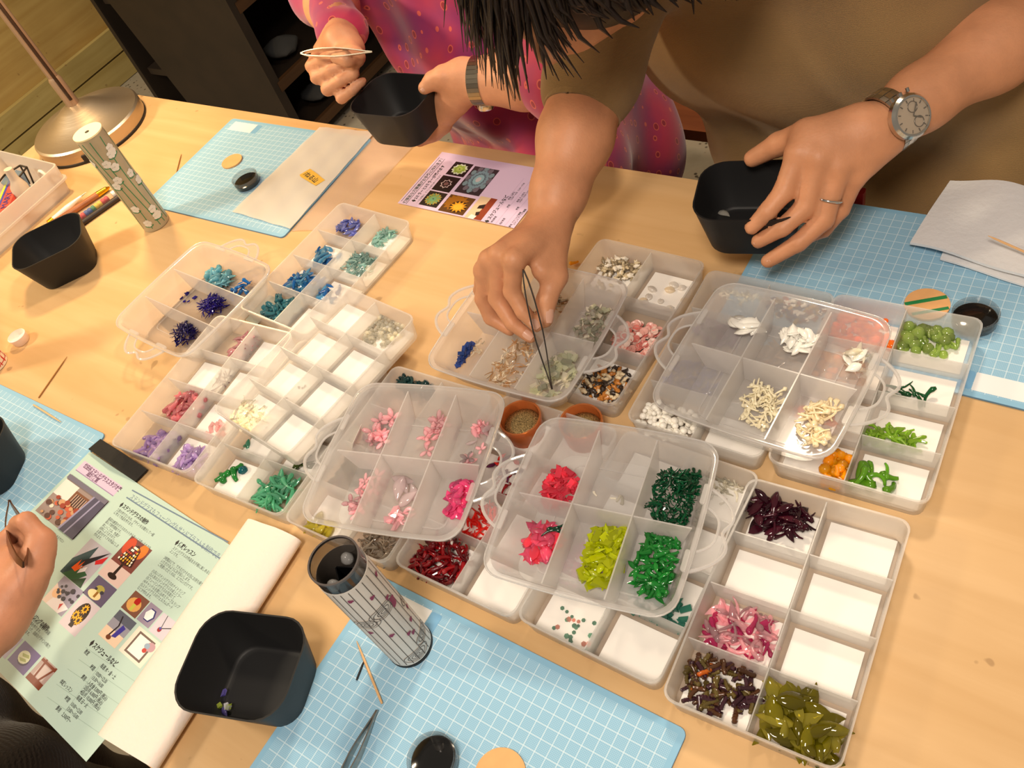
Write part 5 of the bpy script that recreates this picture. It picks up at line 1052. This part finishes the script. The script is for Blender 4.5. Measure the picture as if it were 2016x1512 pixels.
V, F = sdf_mesh([(HC3+Vector((0, -.025, .04)), HC3+Vector((0, .0, .02)), .09, .085, .03)], .008); np_obj('hair', V, F, hair, p3, O3)
tweezers(P(46, 1112, .096), P(18, 985, .050), .010, (-RW[0][0], -RW[0][1], -RW[0][2]+.2), 'brown steel tweezers in the hand over the leaflet', mat('bronze_steel', srgb(138, 104, 84), .3, metal=1.0), .0055)
# ------------------------------------------------------------ stool of the person in pink, seen past the sweater
ch = empty('stool', (-.30, .80, FLOOR), 0, 'black tube frame stool with a reddish wood seat behind the brown sweater', 'stool')
bt = mat('black_tube', srgb(20, 18, 17), .45)
def stube(pts, r, nm, mt=bt): 
    m = MB(); m.tube(pts, r, 10); m.v = [tuple(Vector(v)-Vector(ch.location)) for v in m.v]; m.build(nm, mt, ch, True, 40)
l0, l1 = P(1243, 170, -.34), P(1296, 400, -.70)
stube([l0, l1], .011, 'leg'); off = Vector((-.30, .02, 0)); stube([l0+off, l1+off+Vector((-.04, 0, 0))], .011, 'leg'); o2 = Vector((0, .32, 0)); stube([l0+o2, l1+o2], .011, 'leg'); stube([l0+o2+off, l1+o2+off], .011, 'leg')
q0, q1 = P(1222, 318, -.52), P(1274, 334, -.56)
stube([q0+(q0-q1)*2, q0, q0.lerp(q1, .6)+Vector((0, 0, -.006)), q1], .008, 'footrest')
world_part(MB().box((-.36, .98, -.315), (.40, .36, .022)), 'seat', wood('reddish_seat_wood', srgb(126, 66, 34), srgb(150, 84, 46), (4, 40, 40), .4), ch)
s2 = empty('chair', (.08, .78, FLOOR), 0, 'dark chair under the person in the brown sweater', 'chair')
world_part(MB().box((.08, .66, -.40), (.42, .42, .03)), 'seat', dark, s2)
for x in (-.10, .26):
    for y in (.48, .84): world_part(MB().box((x, y, (FLOOR-.415)/2), (.03, .03, -FLOOR-.415)), 'leg', dark, s2)
world_part(MB().box((.08, .87, -.10), (.40, .025, .45)), 'backrest', dark, s2)
MB().prism(rrect(.014, .010, .002, 2), 0, .02).build('red_clip', mat('red_plastic', srgb(150, 24, 30), .4), None, False, None, 'small red clip at the table edge beside the sweater', 'clip', loc=(.172, .3555, -.012))
# ================================================================ printed leaflets
ink = mat('black_ink', srgb(44, 44, 44), .6); ink_s = mat('soft_ink', srgb(86, 92, 90), .6); blue_ink = mat('slate_ink', srgb(104, 126, 148), .6)
def cm(rgb): return mat('print_%d_%d_%d' % tuple(rgb), srgb(*rgb), .45)
class Leaflet:
    def __init__(s, name, tl, ang, w, h, z, rgb, label):
        s.z = z; s.tl = Vector((tl.x, tl.y, z)); s.u = Vector((math.cos(ang), math.sin(ang), 0)); s.v = Vector((math.sin(ang), -math.cos(ang), 0)); s.ang = ang
        s.o = empty(name, tuple(s.tl), ang, label, 'leaflet'); m = MB(); nu, nv = 16, 10; m = grid_sheet([(0, 0, 0), (w, 0, 0), (w, -h, 0), (0, -h, 0)], nu, nv, lambda a, b: 0, .0003)
        m.build('paper_sheet', mat(name + '_paper', srgb(*rgb), .55), s.o); s.t = .00034
    def uv(s, px, py):
        d = P(px, py, s.z+.0003) - s.tl; return d.dot(s.u), d.dot(s.v)
    def text(s, px, py, body, size, mt=None, bold=0.0, xs=.85, name='print_text', asp=1.0):
        a, b = s.uv(px, py); return text_mesh(name, body, size, mt or ink, s.o, (a, -b - size*.8, s.t+.00008), (0, 0, 0), bold=bold*size, xs=xs)
    def quad(s, corners, shapes, bg, name='print_photo', inset=None):
        q = [s.uv(*c) for c in corners]; u0 = (q[0][0]+q[3][0])/2; u1 = (q[1][0]+q[2][0])/2; v0 = (q[0][1]+q[1][1])/2; v1 = (q[2][1]+q[3][1])/2
        m = MB(); mats = [cm(bg)]; W_, H_ = u1-u0, v1-v0; m.add([(u0, -v0, s.t), (u1, -v0, s.t), (u1, -v1, s.t), (u0, -v1, s.t)], [(0, 1, 2, 3)], 0)
        for k, (rgb, pts) in enumerate(shapes):
            if cm(rgb) not in mats: mats.append(cm(rgb))
            zz = s.t + .00003*(k+1); m.add([(u0 + min(1, max(0, x))*W_, -v0 - min(1, max(0, y))*H_, zz) for x, y in pts], [tuple(range(len(pts)))], mats.index(cm(rgb)))
        return m.build(name, mats, s.o)
    def line(s, a, b, wd, mt, name='print_rule'):
        p, q = Vector((*s.uv(*a), 0)), Vector((*s.uv(*b), 0)); d = (q-p).normalized(); n_ = Vector((-d.y, d.x, 0))*wd/2
        MB().add([(k.x, -k.y, s.t+.00004) for k in (p-n_, q-n_, q+n_, p+n_)], [(0, 1, 2, 3)]).build(name, mt, s.o)
def circ(x, y, r, n=14, ry=None, a0=0): return [(x + r*math.cos(a0+2*PI*k/n), y + (ry or r)*math.sin(a0+2*PI*k/n)) for k in range(n)]
def rect(x0, y0, x1, y1): return [(x0, y0), (x1, y0), (x1, y1), (x0, y1)]
def star(x, y, r0, r1, n): return [(x + (r0 if k % 2 else r1)*math.cos(PI*k/n), y + (r0 if k % 2 else r1)*math.sin(PI*k/n)) for k in range(2*n)]
g = Leaflet('green_leaflet', P(177, 889, .0026), -.066, .297, .212, .0026, (182, 208, 198), 'pale green printed leaflet of glass class photos hanging over the table edge')
g.quad([(164, 910), (244, 954), (223, 977), (148, 926)], [((150, 128, 168), rect(0, .93, 1, 1))], (206, 188, 216), 'title_panel')
g.text(170, 912, '世田谷ステンドグラススタジオ楽', .0064, cm((98, 60, 96)), .03, .78, 'title_text'); g.text(176, 928, '成城教室', .0064, cm((98, 60, 96)), .03, .9, 'title_text')
rs = random.Random(2)
shop = [((226, 220, 212), rect(0, .12, .35, .5)), ((120, 76, 52), rect(.35, .2, .72, .62)), ((70, 48, 44), rect(.42, .25, .66, .5))] + [((200, 170, 150), rect(.4+.05*k, .25, .415+.05*k, .5)) for k in range(6)] + [(rs.choice([(196, 150, 110), (150, 60, 40), (230, 210, 190), (90, 60, 50), (190, 90, 60)]), circ(rs.uniform(.08, .7), rs.uniform(.5, .95), rs.uniform(.03, .07))) for _ in range(34)] + [((74, 72, 96), [(.72, .1), (1, .0), (1, 1), (.62, 1)]), ((150, 146, 178), [(.72, .1), (.75, .1), (.66, 1), (.62, 1)]), ((150, 146, 178), [(.85, .1), (.88, .1), (.80, 1), (.77, 1)]), ((110, 106, 124), rect(0, 0, 1, .1))]
g.quad([(138, 937), (216.5, 984), (145, 1063.6), (68, 1005)], shop, (150, 132, 126))
bop = [((24, 60, 70), [(0, .6), (.45, .05), (.5, .5), (.3, 1), (0, 1)]), ((20, 24, 40), [(.35, .5), (.95, .0), (.75, .3), (.5, .62)]), ((40, 90, 60), [(.1, 1), (.5, .62), (.85, .7), (.6, 1)]), ((30, 64, 40), [(.5, 1), (.9, .75), (1, 1)]), ((236, 92, 30), [(.22, .78), (.3, .5), (.36, .66), (.44, .48), (.44, .68), (.56, .56), (.42, .8)]), ((196, 30, 40), [(.72, .34), (.98, .1), (.98, .3), (.8, .42)]), ((226, 222, 228), [(.5, .68), (.66, .55), (.7, .66), (.52, .8)])]
g.quad([(178.6, 1058.7), (219.9, 1090), (159.6, 1159), (119, 1125.6)], bop, (176, 172, 184))
lampp = [((214, 190, 184), rect(0, .62, 1, 1)), ((196, 70, 40), circ(.2, .2, .2)), ((220, 120, 40), circ(.75, .15, .18)), ((34, 20, 22), [(.46, .5), (.54, .5), (.56, .84), (.44, .84)]), ((34, 20, 22), circ(.5, .87, .2, 14, .06)), ((60, 30, 30), [(.18, .52), (.3, .16), (.5, .08), (.7, .16), (.84, .52), (.5, .58)])] + [(rs.choice([(240, 230, 214), (226, 170, 50), (190, 60, 40), (250, 246, 230), (120, 40, 40), (240, 200, 90)]), circ(.5+(.30*(.4+.6*(y_-.1)/.44))*q, y_, .034, 8, .028)) for y_ in (.16, .23, .3, .37, .44, .5) for q in (-.95, -.57, -.19, .19, .57, .95)]
g.quad([(259, 1054), (299, 1083), (233, 1160), (193, 1130)], lampp, (120, 64, 60))
g.quad([(194, 1131), (230, 1161), (201, 1195), (161, 1170)], [((236, 214, 160), circ(.42, .75, .3, 16, .2)), ((150, 104, 40), rect(.42, .5, .52, .85)), ((170, 160, 80), circ(.47, .42, .2, 10, .16)), ((60, 60, 70), circ(.62, .5, .08)), ((50, 50, 64), circ(.32, .5, .06))], (96, 88, 116))
g.quad([(118, 1131), (163, 1158), (130, 1215), (85, 1190)], [((230, 210, 200), [(0, .3), (.5, .6), (.3, 1), (0, 1)]), ((232, 226, 232), [(.3, .55), (1, .7), (.8, 1), (.2, 1)]), ((236, 190, 150), circ(.25, .55, .17)), ((190, 40, 40), [(.62, .75), (.72, .66), (.72, .92)])] + [((50, 46, 60), circ(rs.uniform(.2, .95), rs.uniform(.1, .6), rs.uniform(.04, .1), 7)) for _ in range(16)], (150, 146, 168))
sun = [((44, 30, 26), circ(.5, .45, .3, 18, .36)), ((44, 30, 26), rect(.4, .7, .6, .88))] + [q for x, y in ((.52, .28), (.36, .55), (.62, .62)) for q in (((232, 170, 30), star(x, y, .17, .1, 9)), ((60, 36, 20), circ(x, y, .06)))]
g.quad([(166.7, 1172), (196.8, 1197.5), (148, 1255), (113.4, 1224)], sun, (206, 196, 204))
g.quad([(46, 1261), (82, 1289), (46, 1332), (17, 1300)], [((60, 44, 84), circ(.52, .54, .28)), ((220, 224, 190), circ(.48, .48, .27)), ((170, 180, 110), [(.3, .4), (.6, .3), (.7, .4), (.4, .5)]), ((170, 180, 110), [(.3, .6), (.6, .5), (.7, .58), (.45, .68)])], (104, 88, 140))
g.quad([(86, 1293.5), (114.6, 1316.7), (76, 1360), (50, 1334)], [((196, 180, 176), rect(.2, .2, .8, .72)), ((120, 60, 44), [(.0, .05), (1, .05), (1, .16), (0, .16)]), ((120, 60, 44), rect(0, .75, 1, 1)), ((120, 60, 44), [(.2, .0), (.3, .0), (.4, 1), (.3, 1)]), ((120, 60, 44), [(.9, .0), (1, .0), (.6, .9), (.5, .9)])], (170, 150, 146))
g.quad([(20, 1238), (44, 1254), (14, 1300), (-14, 1276)], [((60, 120, 170), [(.4, .4), (.62, .55), (.5, .8), (.3, .6)]), ((50, 50, 70), [(.5, 0), (.54, 0), (.5, .45), (.46, .45)])], (166, 160, 186))
g.quad([(267, 1161.6), (295, 1184.7), (266, 1218), (238, 1196)], [((214, 160, 90), circ(.45, .55, .4, 14, .34)), ((170, 24, 24), circ(.5, .35, .16, 12, .2)), ((190, 190, 80), rect(.4, .5, .58, .84))], (120, 78, 62))
g.quad([(297.5, 1185), (320.6, 1204), (290.5, 1239), (269.7, 1217)], [((40, 40, 110), circ(.52, .5, .36, 6)), ((240, 240, 240), circ(.48, .5, .3, 6))], (150, 138, 160))
g.quad([(323, 1205.5), (347, 1226), (319, 1264.6), (293, 1240)], [((60, 54, 60), [(.3, 0), (.34, 0), (.5, .6), (.46, .6)]), ((60, 54, 60), [(.98, .3), (1, .34), (.52, .62), (.5, .58)]), ((150, 20, 40), circ(.46, .68, .12)), ((70, 80, 170), circ(.46, .62, .06))], (206, 200, 212))
g.quad([(236, 1200), (268.5, 1226), (228, 1277), (192, 1249.5)], [((90, 96, 110), rect(0, .0, 1, .3)), ((230, 206, 180), rect(0, .6, 1, 1)), ((60, 54, 150), [(.6, .3), (.8, .35), (.7, .75), (.5, .8)]), ((40, 34, 40), [(.3, .1), (.36, .1), (.5, .4), (.4, .9), (.34, .86), (.44, .42)]), ((110, 60, 40), circ(.44, .86, .12, 12, .08))], (150, 150, 164))
g.quad([(269.7, 1230), (318, 1266), (274, 1320), (240, 1280)], [((110, 92, 84), [(.15, .1), (.85, .1), (.85, .9), (.15, .9)]), ((250, 240, 230), rect(.22, .17, .78, .83)), ((190, 150, 160), circ(.8, .3, .16)), ((150, 170, 190), circ(.68, .34, .1)), ((190, 60, 50), circ(.7, .5, .08))], (240, 224, 208))
g.line((260, 965), (449, 1067.6), .0014, blue_ink); g.line((249, 979), (437, 1102), .0014, blue_ink)
g.text(262, 972, 'ステンドグラスもフュージングもサンドブラストも制作できるガラス教室です', .0072, cm((120, 140, 158)), 0, .80, 'banner_text')
g.text(240, 988, '♦ステンドグラスの制作', .0058, ink, .03, .8, 'heading_text'); g.text(349, 1062, '♦体験レッスン', .0058, ink, .03, .8, 'heading_text'); g.text(52, 1192, '♦フュージングの制作', .0058, ink, .03, .8, 'heading_text'); g.text(182, 1258, '♦スケジュールなど', .0062, ink, .03, .8, 'heading_text')
for px, py, t in ((233, 1000, '工房の作りたいもの、デザインをお聞きして一緒\nに考えて作品を作ります。\n\n最初は練習のガラスのカットからゆっくり作ったものを\n選んで制作開始です。'), (205, 1030, '楽しいことは、色選び\n材料によりますので、\nお選びがすてきな作品にしま\n作れます。'), (343, 1075, 'ステンドグラスの作品をお手軽に楽しめるレ\nスンです。\n\n2時間ほどで、できるだけその日にお持ち帰り\nいただけるようにお手伝いします。\nご用意いただくのは、エプロンだけです。\n\n(1)丸いステンドグラスのナイトランプ\n(2)人気のステンドグラスの卓上ミラー\n(3)フュージングガラスの写真たて\n(4)キャンドルを閉じ込めたテーブルランプ\n(5)ステンドグラスのウェルカムボード\nなどが作れます。'),
                  (62, 1012, '一階は工房、お好きな時間で教室を楽しめるサロン\n風の教室です。'), (60, 1208, 'お好きな形に、電気炉で溶着\nしてお皿を作ります。\nフュージング、自由なデザインの魅力\nを楽しみます。')):
    g.text(px, py, t, .0040, ink_s, 0, .78, 'body_text')
z7 = lambda x, y: (x*.2315, 1150+y*.2315)
for x, y, t in ((738, 552, '教室'), (875, 672, '毎週 木・金・土'), (785, 680, '時間'), (832, 735, '10:00〜12:30\n13:30〜16:00'), (712, 765, '費用'), (768, 818, '入会金 5,000円 (税込)\n2回/月 6,000円 (税込)\n4回/月 10,000円 (税込)'), (532, 805, '体験レッスン'), (672, 940, '毎週 日・火'), (572, 945, '時間'), (622, 995, '10:00〜12:00\n13:00〜15:00'), (497, 1030, '費用'), (548, 1085, '2,500円〜')):
    g.text(*z7(x, y), t, .0046, ink, .01, .72, 'timetable_text')
for a, b in (((730, 540), (1180, 850)), ((670, 640), (1100, 940)), ((575, 720), (1040, 1040)), ((480, 850), (960, 1180)), ((400, 960), (880, 1290)), ((860, 680), (540, 1100))): g.line(z7(*a), z7(*b), .0003, cm((150, 176, 164)))
# lilac leaflet: it is read from its other side, lines run away from the viewer
l_ = Leaflet('lilac_leaflet', P(783, 400, .0012), PI/2-.01, .106, .185, .0012, (214, 192, 222), 'lilac printed leaflet with kaleidoscope pattern photos')
zz = lambda x, y: (770+x*.15377, 290+y*.15377)
l_.line(zz(130, 690), zz(620, 130), .0007, ink); l_.line(zz(190, 725), zz(690, 150), .0007, ink)
l_.text(*zz(140, 712), '幻想的な万華鏡がお手軽に作れます！', .0062, ink_s, .02, .9, 'banner_text'); l_.text(*zz(250, 700), '♦2ミラーと3ミラーが選べます', .0062, ink, .03, .85, 'heading_text'); l_.text(*zz(310, 720), '・一日体験は、すぐにお持ち帰りできます', .0036, ink_s, 0, .85, 'body_text')
l_.text(*zz(1185, 965), '♦スケジュールなど', .0062, ink, .03, .9, 'heading_text')
def rosette(c1, c2, c3, n, bg):
    sh = [(c1, star(.5, .5, .42, .34, n)), (c2, star(.5, .5, .32, .24, n)), (c3, circ(.5, .5, .16))]
    for k in range(n): a = 2*PI*k/n; sh.append((c3 if k % 2 else c1, circ(.5+.3*math.cos(a), .5+.3*math.sin(a), .05, 7)))
    sh.append((bg, circ(.5, .5, .03, 8))); return sh
def lq(cs, sh, bg): l_.quad([zz(*cs[k]) for k in (3, 0, 1, 2)], sh, bg)
lq([(840, 175), (1060, 230), (915, 385), (695, 340)], rosette((214, 222, 200), (150, 176, 70), (176, 196, 96), 12, (40, 36, 30)), (28, 22, 20)); lq([(680, 350), (890, 405), (735, 590), (515, 530)], [((214, 190, 190), star(.5, .5, .22, .30, 8)), ((36, 26, 24), star(.5, .5, .18, .25, 8)), ((120, 86, 84), circ(.5, .5, .12))], (30, 24, 22))
lq([(495, 545), (715, 600), (580, 785), (365, 725)], rosette((170, 150, 70), (130, 156, 90), (110, 160, 120), 16, (40, 60, 50)), (40, 34, 28))
big = []
for r, c in ((.48, (96, 100, 112)), (.36, (120, 150, 164)), (.26, (90, 110, 124)), (.2, (136, 176, 186)), (.1, (190, 186, 190))): big.append((c, star(.55, .52, r, r*.86, 16)))
for k in range(12): a = 2*PI*k/12; big.append(((110, 104, 116) if k % 2 else (120, 146, 156), circ(.55+.42*math.cos(a), .52+.42*math.sin(a), .09, 9)))
lq([(1095, 235), (1395, 305), (1105, 635), (800, 555)], big, (52, 44, 50)); lq([(770, 590), (1075, 670), (915, 885), (610, 800)], [((150, 96, 20), star(.6, .4, .48, .36, 14)), ((60, 36, 10), circ(.4, .6, .33)), ((214, 150, 30), star(.4, .6, .34, .20, 12)), ((230, 170, 50), circ(.4, .6, .17))], (90, 58, 20))
lq([(1150, 620), (1360, 670), (1145, 945), (945, 890)], [((140, 60, 34), [(0, .55), (1, .62), (1, 1), (0, 1)]), ((40, 30, 26), [(.45, .3), (.6, .3), (.7, .6), (.5, .65)]), ((40, 30, 26), [(.15, .5), (.3, .4), (.36, .6), (.2, .66)]), ((240, 232, 220), [(.0, .2), (.18, .25), (.14, .6), (0, .55)])], (222, 196, 160))
for x, y, t in ((1270, 960, '神田教室'), (1380, 985, '成城教室'), (1475, 770, '時間'), (1590, 800, '時間'), (1490, 670, '毎週 土曜日\n13:00〜14:30  15:00〜17:00'), (1600, 700, '毎週 日 火曜日\n10:00〜12:30 13:00〜15:00'), (1500, 1020, '費用  アクリル万華鏡\n      ステンドグラス万華鏡')): l_.text(*zz(x, y), t, .0034, ink, .01, .85, 'timetable_text')
for a, b in (((1230, 970), (1700, 400)), ((1330, 990), (1800, 410)), ((1450, 1010), (1900, 480))): l_.line(zz(*a), zz(*b), .0003, cm((176, 156, 186)))
